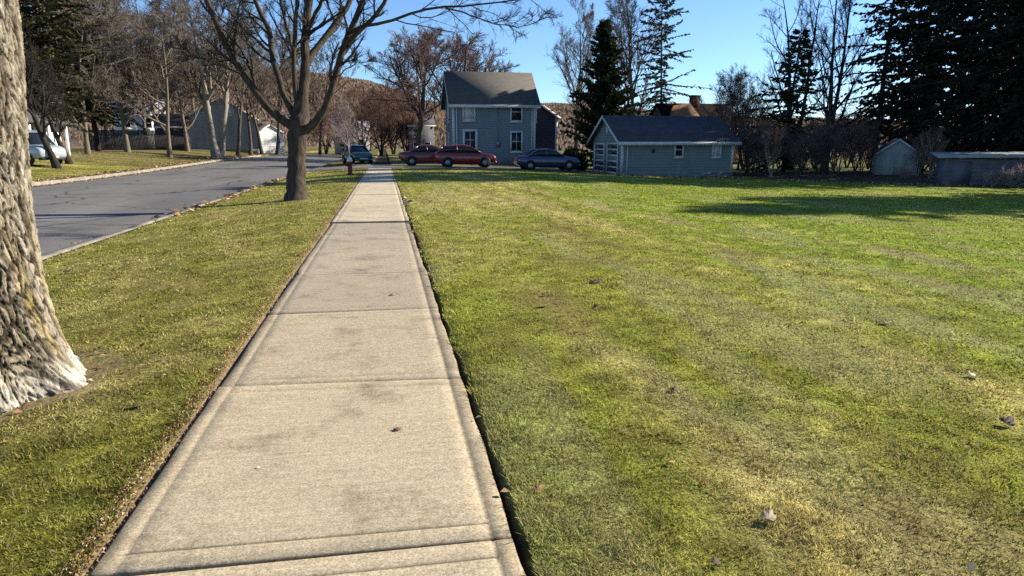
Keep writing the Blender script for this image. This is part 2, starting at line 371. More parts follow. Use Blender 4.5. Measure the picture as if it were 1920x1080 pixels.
# ------------------------------------------------------------------ plant generators (all vectorised)
def unit(v): return v/np.maximum(np.linalg.norm(v, axis=-1, keepdims=True), 1e-9)
def tubes(sets):
    """sets of (P (N,n,3), R (N,n), sides) -> vertices, quads"""
    VV = []; QQ = []; off = 0
    for P, R, s in sets:
        N_, n, _ = P.shape
        T = np.empty_like(P); T[:, 1:-1] = P[:, 2:]-P[:, :-2]; T[:, 0] = P[:, 1]-P[:, 0]; T[:, -1] = P[:, -1]-P[:, -2]; T = unit(T)
        mean = unit(P[:, -1]-P[:, 0]); ref = np.where(np.abs(mean[:, 2:3]) < .8, np.array([[0, 0, 1.]]), np.array([[1., 0, 0]]))
        A = unit(np.cross(T, ref[:, None, :])); B = np.cross(T, A)
        th = np.arange(s)*2*PI/s
        ring = P[:, :, None, :]+R[:, :, None, None]*(A[:, :, None, :]*np.cos(th)[None, None, :, None]+B[:, :, None, :]*np.sin(th)[None, None, :, None])
        VV.append(ring.reshape(-1, 3))
        id_ = np.arange(N_*n*s).reshape(N_, n, s)+off
        a = id_[:, :-1]; b = np.roll(id_, -1, 2)[:, :-1]; c = np.roll(id_, -1, 2)[:, 1:]; d = id_[:, 1:]
        QQ.append(np.stack([a, b, c, d], -1).reshape(-1, 4)); off += N_*n*s
    return np.concatenate(VV), np.concatenate(QQ)
def walk(p0, d0, L, r0, r1, nseg, wig, trop, rng):
    n_ = len(p0); P = np.empty((n_, nseg+1, 3)); P[:, 0] = p0; d = unit(d0)
    for k in range(nseg):
        d = unit(d+rng.normal(0, wig, (n_, 3))+np.array([0, 0, trop])); P[:, k+1] = P[:, k]+d*(L/nseg)[:, None]
    t = np.linspace(0, 1, nseg+1)[None]
    return P, r0[:, None]*(1-t)+r1[:, None]*t
def children(P, R, nper, lenf, ang, wig, trop, nseg, rng, tmin=.3, rr=.6, rmin=.005, lmin=.15, flat=0, tmax=.98):
    N_, n, _ = P.shape
    Lp = np.linalg.norm(np.diff(P, axis=1), axis=-1).sum(1)
    pi = np.repeat(np.arange(N_), nper)
    t = tmin+(tmax-tmin)*((np.tile(np.arange(nper), N_)+rng.random(N_*nper))/nper)
    f = t*(n-1); i = np.minimum(f.astype(int), n-2); fr = (f-i)[:, None]
    p = P[pi, i]*(1-fr)+P[pi, i+1]*fr; tg = unit(P[pi, i+1]-P[pi, i]); r = R[pi, i]*(1-fr[:, 0])+R[pi, i+1]*fr[:, 0]
    rnd = unit(np.cross(tg, rng.normal(0, 1, tg.shape)))
    a = np.radians(ang)*(.75+.5*rng.random(len(pi)))
    d = tg*np.cos(a)[:, None]+rnd*np.sin(a)[:, None]; d[:, 2] += flat
    L = np.maximum(lmin, Lp[pi]*lenf*(1.15-.7*t)*(.7+.6*rng.random(len(pi))))
    r0 = np.maximum(rmin, r*rr); r1 = np.maximum(rmin*.6, r0*.35)
    return walk(p, d, L, r0, r1, nseg, wig, trop, rng)
def bare_tree_mesh(seed, H, tr, first=.25, limbs=9, fork=45, n=(7, 7, 6), lenf=(.62, .5, .5, .45), rmin=.008, trop=.10, stems=1, lean=0, wig=.10, limb_trop=.12, base_spread=.3, leader=1.0):
    """returns (trunk tubes, crown tubes); trunk = stem and limbs"""
    rng = np.random.default_rng(seed)
    p0 = np.zeros((stems, 3)); d0 = np.tile([lean, 0, 1.], (stems, 1))
    if stems > 1:
        th = np.arange(stems)*2*PI/stems+rng.random(stems); p0[:, 0] = np.cos(th)*tr*.6; p0[:, 1] = np.sin(th)*tr*.6
        d0[:, 0] += np.cos(th)*base_spread; d0[:, 1] += np.sin(th)*base_spread
    P0, Rr0 = walk(p0, d0, np.full(stems, H*.9*leader)*(.85+.15*rng.random(stems)), np.full(stems, tr), np.full(stems, tr*.12), 9, .045, .03, rng)
    Rr0[:, 0] *= 1.35
    P1, R1_ = children(P0, Rr0, limbs, lenf[0], fork, wig, limb_trop, 7, rng, tmin=first, rr=.62, rmin=.02)
    P2, R2_ = children(P1, R1_, n[0], lenf[1], 42, wig*1.3, trop, 5, rng, tmin=.2, rmin=.012)
    P3, R3_ = children(P2, R2_, n[1], lenf[2], 40, wig*1.6, trop, 4, rng, tmin=.15, rmin=rmin)
    P4, R4_ = children(P3, R3_, n[2], lenf[3], 38, wig*1.8, trop*.8, 2, rng, tmin=.1, rmin=rmin*.8, lmin=.3)
    return tubes([(P0, Rr0, 9), (P1, R1_, 6)]), tubes([(P2, R2_, 4), (P3, R3_, 3), (P4, R4_, 3)])
def put_tree(name, label, loc, meshes, mt, mc, rz=0, group=None, crown='crown', cat='tree', ccol=None):
    t = thing(name, label, cat, loc, rz, group)
    (v, q), (v2, q2) = meshes
    mk('trunk', v, q, m=mt, parent=t, smooth=True); mk(crown, v2, q2, m=mc, parent=t, smooth=ccol is None, col=ccol)
    return t
def conifer_mesh(seed, H, Rb, c0=.06, whorls=38, per=7, sprays=13, droop=.25, tr=.2, taper=1.0, slen=.5, hue=(.022, .034, .014), irr=.25, swid=.16, up=.0):
    rng = np.random.default_rng(seed)
    P0, Rr0 = walk(np.zeros((1, 3)), np.array([[0, 0, 1.]]), np.array([H]), np.array([tr]), np.array([.02]), 10, .012, .05, rng)
    n = whorls*per
    h = np.repeat(c0+(1-c0)*(np.arange(whorls)+.2)/whorls, per)+rng.normal(0, .006, n); h = np.clip(h, c0, .985)
    k = np.minimum((h*10).astype(int), 9); fr = (h*10-k)[:, None]; p = P0[0, k]*(1-fr)+P0[0, k+1]*fr
    az = rng.random(n)*2*PI
    prof = np.clip((1-h)/(1-c0), 0, 1)**taper*np.minimum(1, .55+(h-c0)*6)
    L = np.maximum(.25, Rb*prof*(1-irr+2*irr*rng.random(n)))
    el = up+.35*h-droop*(1-h)+rng.normal(0, .2, n)
    d = np.stack([np.cos(az)*np.cos(el), np.sin(az)*np.cos(el), np.sin(el)], -1)
    P1, R1_ = walk(p, d, L, np.maximum(.012, .02*L), np.full(n, .006), 4, .05, -.02, rng)
    bi = np.repeat(np.arange(n), sprays); t = np.clip(.12+.88*(np.tile(np.arange(sprays), n)+rng.random(n*sprays))/sprays, 0, 1)
    keep = rng.random(len(bi)) < np.clip(L[bi]/Rb+.35, .3, 1); bi = bi[keep]; t = t[keep]
    f = t*4; i = np.minimum(f.astype(int), 3); fr = (f-i)[:, None]
    b = P1[bi, i]*(1-fr)+P1[bi, i+1]*fr; tg = unit(P1[bi, i+1]-P1[bi, i]); side = unit(np.cross(tg, [0, 0, 1.]))
    sg = np.where(rng.random(len(bi)) < .5, -1., 1.)[:, None]
    dirn = unit(tg*(.55+.5*t[:, None])+side*sg*(.9-.6*t[:, None])+np.array([0, 0, -.3])+rng.normal(0, .34, tg.shape))
    sl_ = slen*(1.15-.55*t)*(.6+.7*rng.random(len(bi)))
    nrm = unit(np.cross(dirn, unit(np.cross(dirn, [0, 0, 1.]))+rng.normal(0, .5, tg.shape))); wv = nrm*(swid*(.6+.8*rng.random(len(bi))))[:, None]
    tip = b+dirn*sl_[:, None]; mid = b+dirn*(sl_*.45)[:, None]
    VV = np.stack([b, mid+wv, tip, mid-wv], 1).reshape(-1, 3); q = np.arange(len(VV)).reshape(-1, 4)
    base = np.array(hue); cl = (.55+.9*rng.random(n))[bi]*(.7+.6*rng.random(len(bi)))
    cc = base*cl[:, None]+np.array([.018, .012, .0])*(rng.random(len(bi))**3)[:, None]
    vb, qb = tubes([(P1, R1_, 3)])
    V_ = np.concatenate([VV, vb]); Q_ = np.concatenate([q, qb+len(VV)])
    col = np.concatenate([np.repeat(cc, 4, 0), np.tile([.045, .035, .028], (len(vb), 1))])
    return tubes([(P0, Rr0, 8)]), (V_, Q_), col

# ------------------------------------------------------------------ the near street tree with whitened foot
t = thing('street_tree', 'thick furrowed maple trunk with a whitened foot beside the sidewalk', 'tree', (0, 0, 0), 0, 'street trees in the grass strip')
cx, cy = -2.53, 4.45
zs = np.concatenate([np.linspace(-.12, 2.6, 400), np.linspace(2.65, 5.2, 30)]); nt_ = 640
th = np.linspace(0, 2*PI, nt_, endpoint=False)
ZZ, TH = np.meshgrid(zs, th, indexing='ij')
zc = np.clip(ZZ, 0, None)
rad = .455-.006*np.clip(zc, 0, 5)+.15*np.exp(-zc/.16)*(1+.45*np.cos(5*TH+.6)+.25*np.cos(9*TH+2))+.02*np.exp(-zc/.7)
def cells(u, v, per, s):
    """distance between the two nearest cell borders (0 in the furrows), periodic in u"""
    iu = np.floor(u).astype(np.int64); iv = np.floor(v).astype(np.int64); f1 = np.full(u.shape, 9.); f2 = f1.copy(); idn = np.zeros(u.shape)
    for du in (-1, 0, 1):
        for dv in (-1, 0, 1):
            cu = iu+du; cv = iv+dv; w_ = np.mod(cu, per)
            d = np.hypot(cu+.1+.8*_h(w_, cv, s)-u, cv+.1+.8*_h(w_, cv, s+5)-v); nid = _h(w_, cv, s+9)
            idn = np.where(d < f1, nid, idn); f2 = np.where(d < f1, f1, np.minimum(f2, d)); f1 = np.minimum(f1, d)
    return f2-f1, idn
cxn, syn = np.cos(TH), np.sin(TH)
wu = 2.6*(fbm(cxn*5+7, syn*5+zc*4.5, 3, 4)-.5); wv = 1.4*(fbm(cxn*6+17, syn*6+zc*4.5, 5, 3)-.5)
e1, id1 = cells(TH/(2*PI)*58+wu*1.5, zc*6.5+wv*1.3, 58, 3)
e2, id2 = cells(TH/(2*PI)*110+wu*2.2, zc*15+wv*2.5, 110, 8)
crk = fbm(cxn*20, syn*20+zc*22, 9, 4)
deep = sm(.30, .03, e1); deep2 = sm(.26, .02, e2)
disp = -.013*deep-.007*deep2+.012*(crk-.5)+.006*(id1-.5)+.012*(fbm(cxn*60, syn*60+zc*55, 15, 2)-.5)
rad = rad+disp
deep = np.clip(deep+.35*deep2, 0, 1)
lx = -.045*sm(0, .75, zc)+.10*sm(.9, 2.4, zc)
VX = np.stack([cx+lx+rad*np.cos(TH), cy+rad*np.sin(TH), ZZ+gz(cx, cy)+.0], -1)
nz = len(zs); ii = np.arange(nz*nt_).reshape(nz, nt_); jj = np.roll(ii, -1, 1)
qd = np.stack([ii[:-1], jj[:-1], jj[1:], ii[1:]], -1).reshape(-1, 4)
fin = fbm(cxn*50, syn*50+zc*45, 19, 3)
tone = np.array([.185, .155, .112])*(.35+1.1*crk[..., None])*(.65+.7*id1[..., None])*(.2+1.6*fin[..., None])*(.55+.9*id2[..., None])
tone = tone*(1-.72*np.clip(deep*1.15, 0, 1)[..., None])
yel = np.clip((fbm(np.cos(TH)*4, np.sin(TH)*4+zc*1.4, 21, 4)-.5)*5, 0, 1)*np.clip((1-np.abs(zc-.55)/.6), 0, 1)
tone = tone+(np.array([.34, .26, .08])-tone)*(.5*yel*(1-deep))[..., None]
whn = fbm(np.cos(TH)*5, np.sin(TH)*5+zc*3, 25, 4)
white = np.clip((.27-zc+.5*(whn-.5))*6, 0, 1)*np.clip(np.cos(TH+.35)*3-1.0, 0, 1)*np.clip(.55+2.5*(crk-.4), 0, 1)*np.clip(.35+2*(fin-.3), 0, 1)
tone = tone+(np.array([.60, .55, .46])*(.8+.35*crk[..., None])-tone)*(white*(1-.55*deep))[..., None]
pale = np.clip((fbm(np.cos(TH)*6+3, np.sin(TH)*6+zc*2, 35, 4)-.55)*7, 0, 1)*.45
tone = tone+(np.array([.42, .38, .31])-tone)*(pale*(1-deep))[..., None]
M['barkc'] = colmat('furrowed_bark', .95, .05)
_nt = M['barkc'].node_tree; bump(_nt, _nt.nodes['Principled BSDF'], noise(_nt, vecsrc(_nt, 'obj', (1, 1, .4)), 70, 5, .7), .6, .02)
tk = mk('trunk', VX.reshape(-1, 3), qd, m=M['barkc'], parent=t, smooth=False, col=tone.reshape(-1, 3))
rng = np.random.default_rng(77)
nl = 7; aa = np.arange(nl)*2*PI/nl; ctr = np.array([cx, cy, 4.7])
PL, RL = walk(np.tile(ctr, (nl, 1)), np.stack([np.cos(aa)*.55, np.sin(aa)*.55, np.ones(nl)], -1), np.full(nl, 6.0), np.full(nl, .17), np.full(nl, .04), 7, .08, .08, rng)
P2, R2 = children(PL, RL, 5, .45, 42, .12, .06, 5, rng, tmin=.25, rmin=.014)
P3, R3 = children(P2, R2, 5, .5, 40, .15, .08, 3, rng, rmin=.008)
P4, R4 = children(P3, R3, 4, .5, 38, .15, .05, 2, rng, rmin=.005)
v_, q_ = tubes([(PL, RL, 8)]); mk('limbs', v_, q_, m=M['bark'], parent=t, smooth=True)
v_, q_ = tubes([(P2, R2, 4), (P3, R3, 3), (P4, R4, 3)]); mk('crown', v_, q_, m=M['twig'], parent=t, smooth=True)

# ------------------------------------------------------------------ the street tree that stands up in the middle of the view
D0 = 18.7
t = thing('street_tree', 'dark spreading bare maple whose trunk stands alone by the road edge', 'tree', (0, 0, 0), 0, 'street trees in the grass strip')
def poly(pts, dd, r0, r1):
    P = np.array([spot(u, v, D0+d) for (u, v), d in zip(pts, np.linspace(dd[0], dd[1], len(pts)))])
    P = P[None]; R = np.linspace(r0, r1, len(pts))[None]; return P, R
def resample(P, R, n):
    p = P[0]; s = np.concatenate([[0], np.cumsum(np.linalg.norm(np.diff(p, axis=0), axis=1))]); q = np.linspace(0, s[-1], n)
    rng = np.random.default_rng(int(abs(p[0, 0])*1e5) % 9999)
    o = np.stack([np.interp(q, s, p[:, k]) for k in range(3)], -1); o[1:-1] += rng.normal(0, .018, (n-2, 3))
    return o[None], np.interp(q, s, R[0])[None]
tr = poly([(554, 386), (554, 376), (555, 360), (556, 330), (557, 300), (558, 270), (560, 245), (562, 220), (566, 190)], (0, 0), .29, .22)
R_ = tr[1]; R_[0] = [.38, .33, .275, .25, .24, .25, .29, .25, .18]
rng = np.random.default_rng(8)
base_V, base_Q = tubes([(*resample(*tr, 24), 18)])
base_V = base_V + 0
limbs = [
 ([(552, 240), (538, 233), (516, 214), (494, 195), (470, 163), (450, 132), (431, 98), (416, 63), (395, 20), (378, -25), (360, -80)], (0, -1.2), .125, .06),
 ([(556, 225), (546, 205), (526, 164), (510, 94), (504, 47), (488, 22), (470, -20), (460, -80)], (0, .8), .10, .05),
 ([(560, 210), (554, 164), (551, 94), (554, 31), (556, -40), (560, -120)], (.1, -.9), .075, .045),
 ([(566, 205), (570, 180), (573, 126), (576, 47), (581, -30), (590, -130)], (0, .3), .165, .09),
 ([(574, 125), (586, 100), (601, 80), (627, 48), (649, 17), (664, -20), (690, -90)], (.1, 1.2), .105, .06),
 ([(564, 252), (576, 243), (594, 228), (611, 205), (627, 151), (645, 82), (665, 38), (680, 0), (694, -40), (705, -110)], (0, -.8), .125, .06),
 ([(640, 95), (655, 75), (690, 43), (722, 3), (745, -35), (770, -90)], (-.5, -1.4), .075, .035),
 ([(655, 62), (674, 50), (715, 46), (746, 34), (800, 16), (850, 14), (900, 8), (960, 4), (1012, -6)], (-.5, -2.6), .05, .012),
 ([(835, 15), (862, 21), (890, 33), (925, 45), (960, 50), (1000, 46), (1022, 32)], (-1.9, -2.6), .022, .007),
 ([(452, 136), (441, 132), (420, 124), (400, 117), (375, 112), (350, 96), (320, 88)], (-.8, -1.8), .05, .014),
 ([(510, 100), (480, 74), (452, 52), (430, 18), (405, -20)], (.4, 1.4), .045, .02),
 ([(627, 151), (650, 128), (676, 116), (700, 112)], (-.4, -1.0), .02, .007),
 ([(578, 50), (600, 10), (615, -40), (640, -110)], (.2, -1), .06, .03),
 ([(551, 94), (536, 50), (526, 0), (520, -60)], (-.4, -1.6), .045, .025),
]
LP = [resample(*poly(*l), 12) for l in limbs]
P1 = np.concatenate([p for p, r in LP]); R1a = np.concatenate([r for p, r in LP])
v_, q_ = tubes([(P1, R1a, 9)])
mk('trunk', np.concatenate([base_V, v_]), np.concatenate([base_Q, q_+len(base_V)]), m=M['bark_street'], parent=t, smooth=True)
P2, R2 = children(P1, R1a, 9, .30, 40, .13, .06, 6, rng, tmin=.25, rr=.5, rmin=.009)
P3, R3 = children(P2, R2, 7, .5, 40, .16, .05, 4, rng, tmin=.2, rmin=.006)
P4, R4 = children(P3, R3, 6, .5, 40, .16, .03, 3, rng, tmin=.15, rmin=.0045)
v_, q_ = tubes([(P2, R2, 5), (P3, R3, 3), (P4, R4, 3)]); mk('crown', v_, q_, m=M['twig_dark'], parent=t, smooth=True)

# ------------------------------------------------------------------ bare trees
def on(u, d): x, y = place(u, d); return (x, y, gz(x, y)-.05)
G1 = 'bare trees behind the blue house'; G2 = 'bare trees across the road'; G3 = 'bare trees by the undergrowth'
big = bare_tree_mesh(1, 16.5, .34, .24, 14, 50, (9, 9, 7), (.62, .52, .5, .45), .018, .07, leader=.85, limb_trop=.09)
A = put_tree('bare_tree', 'broad reddish bare maple standing left of the blue house', on(785, 75), big, M['bark'], M['twig_maple'], 0, G1)
copy_tree(A, 'round bare crown rising directly behind the blue house roof', on(868, 80), 2.1, (1.35, 1.35, 1.04), G1); A.scale = (1.3, 1.3, 1.02)
tall = bare_tree_mesh(2, 21, .30, .20, 16, 38, (9, 9, 6), (.48, .5, .5, .45), .016, .12)
B = put_tree('bare_tree', 'pale feathery bare tree left of the dense dark conifer', on(1080, 88), tall, M['bark'], M['twig'], .6, G1)
copy_tree(B, 'tall thin bare tree between the dense conifer and the sparse pine', on(1188, 84), 2.9, 1.1, G1)
slim = bare_tree_mesh(3, 17, .21, .16, 11, 38, (6, 6, 5), (.34, .5, .5, .45), .010, .12, stems=2, base_spread=.08)
Cc = put_tree('bare_tree', 'slender dark two-stemmed bare tree against open sky beside the black spruces', on(1548, 52), slim, M['bark_dark'], M['twig_dark'], .4, G3)
copy_tree(Cc, 'tall dark bare stems rising through the spaced spruce', on(1482, 60), 2.0, 1.05, G3)
thin = bare_tree_mesh(4, 9.5, .11, .15, 9, 40, (6, 6, 5), (.5, .5, .5, .45), .009, .1)
Dd = put_tree('bare_tree', 'small wispy bare tree right of the brick chimney', on(1405, 66), thin, M['bark'], M['twig'], 0, G3)
copy_tree(Dd, 'thin bare tree leaning in front of the brick house roof', on(1372, 58), 1.2, .85, G3)
D2 = put_tree('bare_tree', 'dense dark twiggy tree hiding the right end of the brick house', on(1350, 62), bare_tree_mesh(14, 8.2, .1, .2, 11, 42, (8, 7, 6), (.55, .5, .5, .45), .012, .08), M['bark_dark'], M['twig_dark'], 0, G3)
copy_tree(D2, 'dark twiggy tree beside the right end of the garage roof', on(1385, 60), 2.2, .95, G3)
copy_tree(Dd, 'light wispy bare tree left of the brick house', on(1222, 92), 3.2, 1.0, G1)
# across the road
twin = bare_tree_mesh(5, 18, .40, .20, 10, 36, (8, 8, 7), (.5, .5, .5, .45), .015, .08, stems=2, base_spread=.16)
E1 = put_tree('bare_tree', 'stout pale tree forking low in front of the grey barn', on(409, 68), twin, M['bark_pale'], M['twig_brown'], 0.2, G2)
pole = bare_tree_mesh(6, 17, .22, .25, 12, 42, (8, 8, 7), (.45, .5, .5, .45), .015, .05)
F1 = put_tree('bare_tree', 'slim bare trunk just right of the low-forking tree', on(446, 76), pole, M['bark'], M['twig_brown'], 1, G2)
copy_tree(F1, 'slim bare trunk at the middle of the grey barn wall', on(470, 83), 2.2, 1.0, G2)
copy_tree(F1, 'bare trunk at the corner of the barn where its white side begins', on(491, 92), 3.4, 1.05, G2)
spread = bare_tree_mesh(7, 14, .21, .14, 13, 62, (9, 8, 8), (.62, .5, .5, .45), .016, .01, limb_trop=.03, wig=.14)
H1 = put_tree('bare_tree', 'spreading brown bare tree in front of the red roofed shed', on(318, 62), spread, M['bark_mid'], M['twig_brown'], 0.9, G2)
copy_tree(H1, 'leaning bare tree with tangled brown crown left of the wooden fence', on(165, 56), 2.5, .95, G2)
copy_tree(H1, 'tangled brown bare tree before the middle of the wooden fence', on(240, 64), 4.0, 1.15, G2)
copy_tree(H1, 'brown twiggy tree behind the red roofed shed', on(352, 78), 5.2, 1.1, G2)
for u, d, z_, lb in [(90, 90, 1.75, 'tall tangled bare tree above the porch house roof'), (205, 92, 1.75, 'tall tangled bare tree above the left end of the fence'), (300, 96, 1.75, 'tall tangled bare tree above the right end of the fence'), (372, 104, 1.7, 'tall brown bare tree rising behind the left half of the barn')]: copy_tree(H1, lb, on(u, d), u*.37, z_, G2)
copy_tree(H1, 'bare tree far behind the wooden fence beside the white chimneyed house', on(275, 92), 1.7, 1.3, G2)
dk = bare_tree_mesh(8, 9, .20, .2, 9, 40, (6, 6, 4), (.5, .5, .5, .45), .012, .06, lean=-.16)
I1 = put_tree('bare_tree', 'dark leaning trunk in front of the white porch', on(104, 40), dk, M['bark_dark'], M['twig_dark'], 0, G2)
copy_tree(I1, 'second dark leaning trunk close to the parked white van', on(128, 44), .3, .9, G2)
for k, (u, d, s, lb) in enumerate([(600, 105, 1.05, 'bare tree seen beyond the street tree at the road bend'), (520, 92, 1.15, 'bare tree rising behind the white side of the barn'), (560, 88, 1.0, 'bare tree hidden behind the stem of the nearest dark maple')]):
    copy_tree(F1, lb, on(u, d), k*1.3, s, G2)
red = bare_tree_mesh(9, 8.5, .13, .05, 10, 50, (8, 7, 6), (.6, .55, .5, .5), .013, .05, stems=3, base_spread=.3)
GR = 'red-brown thicket trees left of the blue house'
R1t = put_tree('thicket_tree', 'low red-brown thicket tree beside the lavender-roofed house', on(715, 100), red, M['bark_dark'], M['twig_red'], 0, GR)
copy_tree(R1t, 'red-brown thicket tree in the middle of the thicket', on(738, 108), 1.4, 1.25, GR)
copy_tree(R1t, 'red-brown thicket tree nearest the small white house', on(762, 98), 2.8, 1.0, GR)
copy_tree(R1t, 'taller brown thicket tree behind the lavender-roofed house', on(680, 122), 4.1, 1.3, GR)
copy_tree(R1t, 'brown thicket tree left of the lavender-roofed house', on(612, 112), 5, 1.0, GR)
orn = bare_tree_mesh(10, 4.6, .07, .16, 9, 46, (7, 6, 4), (.62, .5, .5, .45), .008, .06)
put_tree('ornamental_tree', 'small pale bare ornamental tree behind the fire hydrant', on(655, 52), orn, M['twig_pale'], M['twig_pale'], 0)

# ------------------------------------------------------------------ conifers
def put_conifer(label, u, d, cm, rz=0, group=None):
    (tv, cv, cc) = cm
    t = thing('conifer', label, 'tree', on(u, d), rz, group)
    mk('trunk', *tv, m=M['bark_dark'], parent=t, smooth=True); mk('foliage', *cv, m=M['needles'], parent=t, col=cc); return t
GC = 'tall spruces on the right'
put_conifer('dense dark cone-shaped evergreen between the blue house and the garage', 1133, 60, conifer_mesh(1, 12.6, 3.3, .02, 46, 9, 18, .0, .2, .8, .6, (.020, .026, .012), .55, .15, up=.45))
put_conifer('sparse pine with bare lower trunk and ragged right-hand boughs', 1238, 82, conifer_mesh(2, 21, 4.0, .22, 40, 4, 26, .35, .2, .55, .6, (.05, .06, .042), .8, .09))
put_conifer('mid-sized spruce with gaps between its tiers left of the two-stemmed tree', 1470, 55, conifer_mesh(3, 11.3, 3.2, .10, 24, 6, 16, .34, .16, .8, .5, (.022, .028, .018), .4, .10), 0).scale = (1.25, 1.25, 1)
S1 = put_conifer('ragged black spruce with sky showing through beside the open sky gap', 1640, 58, conifer_mesh(4, 23, 3.9, .14, 46, 5, 18, .5, .26, .45, .5, (.018, .023, .016), .6, .11), 0, GC)
S2 = put_conifer('huge black spruce rising behind the small pale shed', 1728, 58, conifer_mesh(5, 25, 4.6, .08, 54, 9, 22, .5, .32, .5, .62, (.015, .019, .014), .6, .14), 0, GC)
copy_tree(S2, 'huge black spruce between the pale shed and the flat roofed shed', on(1818, 52), 2.0, 1.0, GC)
copy_tree(S2, 'huge black spruce standing behind the flat roofed shed', on(1905, 48), 3.7, 1.05, GC)
copy_tree(S2, 'black spruce at the right edge of the view', on(1992, 46), 5.1, 1.0, GC)
copy_tree(S1, 'black spruce at the back between two huge spruces', on(1690, 70), 1.2, 1.1, GC)
copy_tree(S1, 'black spruce at the back above the flat roofed shed', on(1868, 60), 2.9, 1.1, GC)
# beyond the right edge of the frame: their shadows fall across the lawn
for k, (x, y, s) in enumerate([(36, 20.8, (1.4, 1.4, .58)), (42, 25.0, (1.4, 1.4, .64))]):
    copy_tree(S2, ['spruce outside the view shading the right of the lawn', 'farther spruce outside the view shading the right of the lawn'][k], (x, y, gz(x, y)-.05), k*1.1, s, GC)
GL = 'evergreens across the road'
Lc = put_conifer('dark green evergreen above the porch roof across the road', 92, 52, conifer_mesh(6, 17, 4.2, .18, 44, 9, 24, .2, .25, .5, .5, (.042, .043, .02), .55, .10), 0, GL)
copy_tree(Lc, 'dark evergreen half hidden by the near furrowed trunk', on(30, 50), 1.5, 1.05, GL)
copy_tree(Lc, 'olive evergreen behind the leaning bare tree left of the fence', on(185, 66), 2.7, 1.05, GL)

# ------------------------------------------------------------------ undergrowth
sh = bare_tree_mesh(21, 3.4, .03, .1, 6, 42, (4, 4, 2), (.5, .5, .5, .5), .008, .06, stems=7, base_spread=.42); shb = bare_tree_mesh(25, 3.8, .035, .2, 6, 34, (4, 3, 3), (.42, .5, .5, .5), .008, .09, stems=5, base_spread=.3)
GS = 'bare shrubs along the back of the lawn'
labs = [(1402, 52, 1.1, 'dark bare shrub against the right end of the garage'), (1418, 49, 1.3, 'bare shrub second from the garage'), (1448, 47, 1.0, 'bare shrub left of the bright gap under the spruce'), (1500, 46, 1.15, 'bare shrub right of the bright gap under the spruce'), (1535, 50, 1.2, 'bare shrub at the foot of the two-stemmed tree'), (1575, 53, 1.05, 'bare shrub under the open sky gap'), (1606, 58, 1.25, 'bare shrub at the foot of the ragged black spruce'), (1725, 47, .7, 'reddish bare shrub at the right of the pale shed'), (1748, 44, .75, 'reddish bare shrub left of the flat roofed shed')]
labs += [(1395, 58, 1.5, 'tall dark thicket shrub behind the right end of the garage'), (1425, 62, 1.7, 'tall dark thicket shrub left of the spaced spruce'), (1462, 63, 1.5, 'tall dark thicket shrub behind the spaced spruce'), (1505, 58, 1.6, 'tall dark thicket shrub left of the two-stemmed tree'), (1530, 62, 1.7, 'tall dark thicket shrub behind the two-stemmed tree'), (1565, 60, 1.4, 'tall dark thicket shrub right of the two-stemmed tree'), (1590, 64, 1.7, 'tall dark thicket shrub under the left of the ragged spruce'), (1630, 62, 1.5, 'tall dark thicket shrub behind the pale shed'), (1438, 55, 1.1, 'low thicket shrub at the foot of the spaced spruce'), (1548, 46, .9, 'low thicket shrub in front of the two-stemmed tree'), (1618, 50, .9, 'low thicket shrub at the left side of the pale shed'), (1755, 50, 1.0, 'thicket shrub between the pale shed and the flat roofed shed')]
S0 = None
for k, (u, d, s, lb) in enumerate(labs):
    if S0 is None: S0 = put_tree('bare_shrub', lb, on(u, d), sh, M['bark'], M['twig_shrub'], 0, GS, cat='shrub', crown='twigs'); S0.scale = (s,)*3
    elif k == 2: S0b = put_tree('bare_shrub', lb, on(u, d), shb, M['bark_pale'], M['twig_red'], .7, GS, cat='shrub', crown='twigs'); S0b.scale = (s,)*3
    else:
        c = copy_tree(S0b if k % 3 == 2 or 'reddish' in lb else S0, lb, on(u, d), k*1.1, (s*(.8+.5*((k*37) % 10)/10), s*(.8+.5*((k*53) % 10)/10), s*(.62+.75*((k*71) % 10)/10)), GS)
        if 'reddish' in lb:
            pass
sh2 = bare_tree_mesh(22, 1.1, .014, .1, 4, 45, (3, 3, 2), (.6, .55, .5, .5), .007, .04, stems=8, base_spread=.8)
Q0 = put_tree('dry_shrub', 'low tan dry shrub at the right end of the flat roofed shed', on(1905, 35), sh2, M['twig_pale'], M['twig_pale'], 0, GS, cat='shrub', crown='twigs')
copy_tree(Q0, 'low tan dry shrub before the wall of the flat roofed shed', on(1868, 35.5), 1, .8, GS)
copy_tree(Q0, 'low dry shrub at the front of the pale shed', on(1705, 44), 2, .6, GS)
lv = conifer_mesh(31, 1.5, .9, .02, 16, 8, 10, .0, .04, .4, .3, (.03, .045, .015), .4, .09, up=.5)
V0 = put_conifer('low evergreen bush behind the rear end of the navy sedan', 1072, 52, lv); V0['category'] = 'shrub'; V0.name = 'evergreen_bush'
c = copy_tree(V0, 'low evergreen bush closest to the garage doors', on(1090, 49), 1, .8); c.name = 'evergreen_bush'

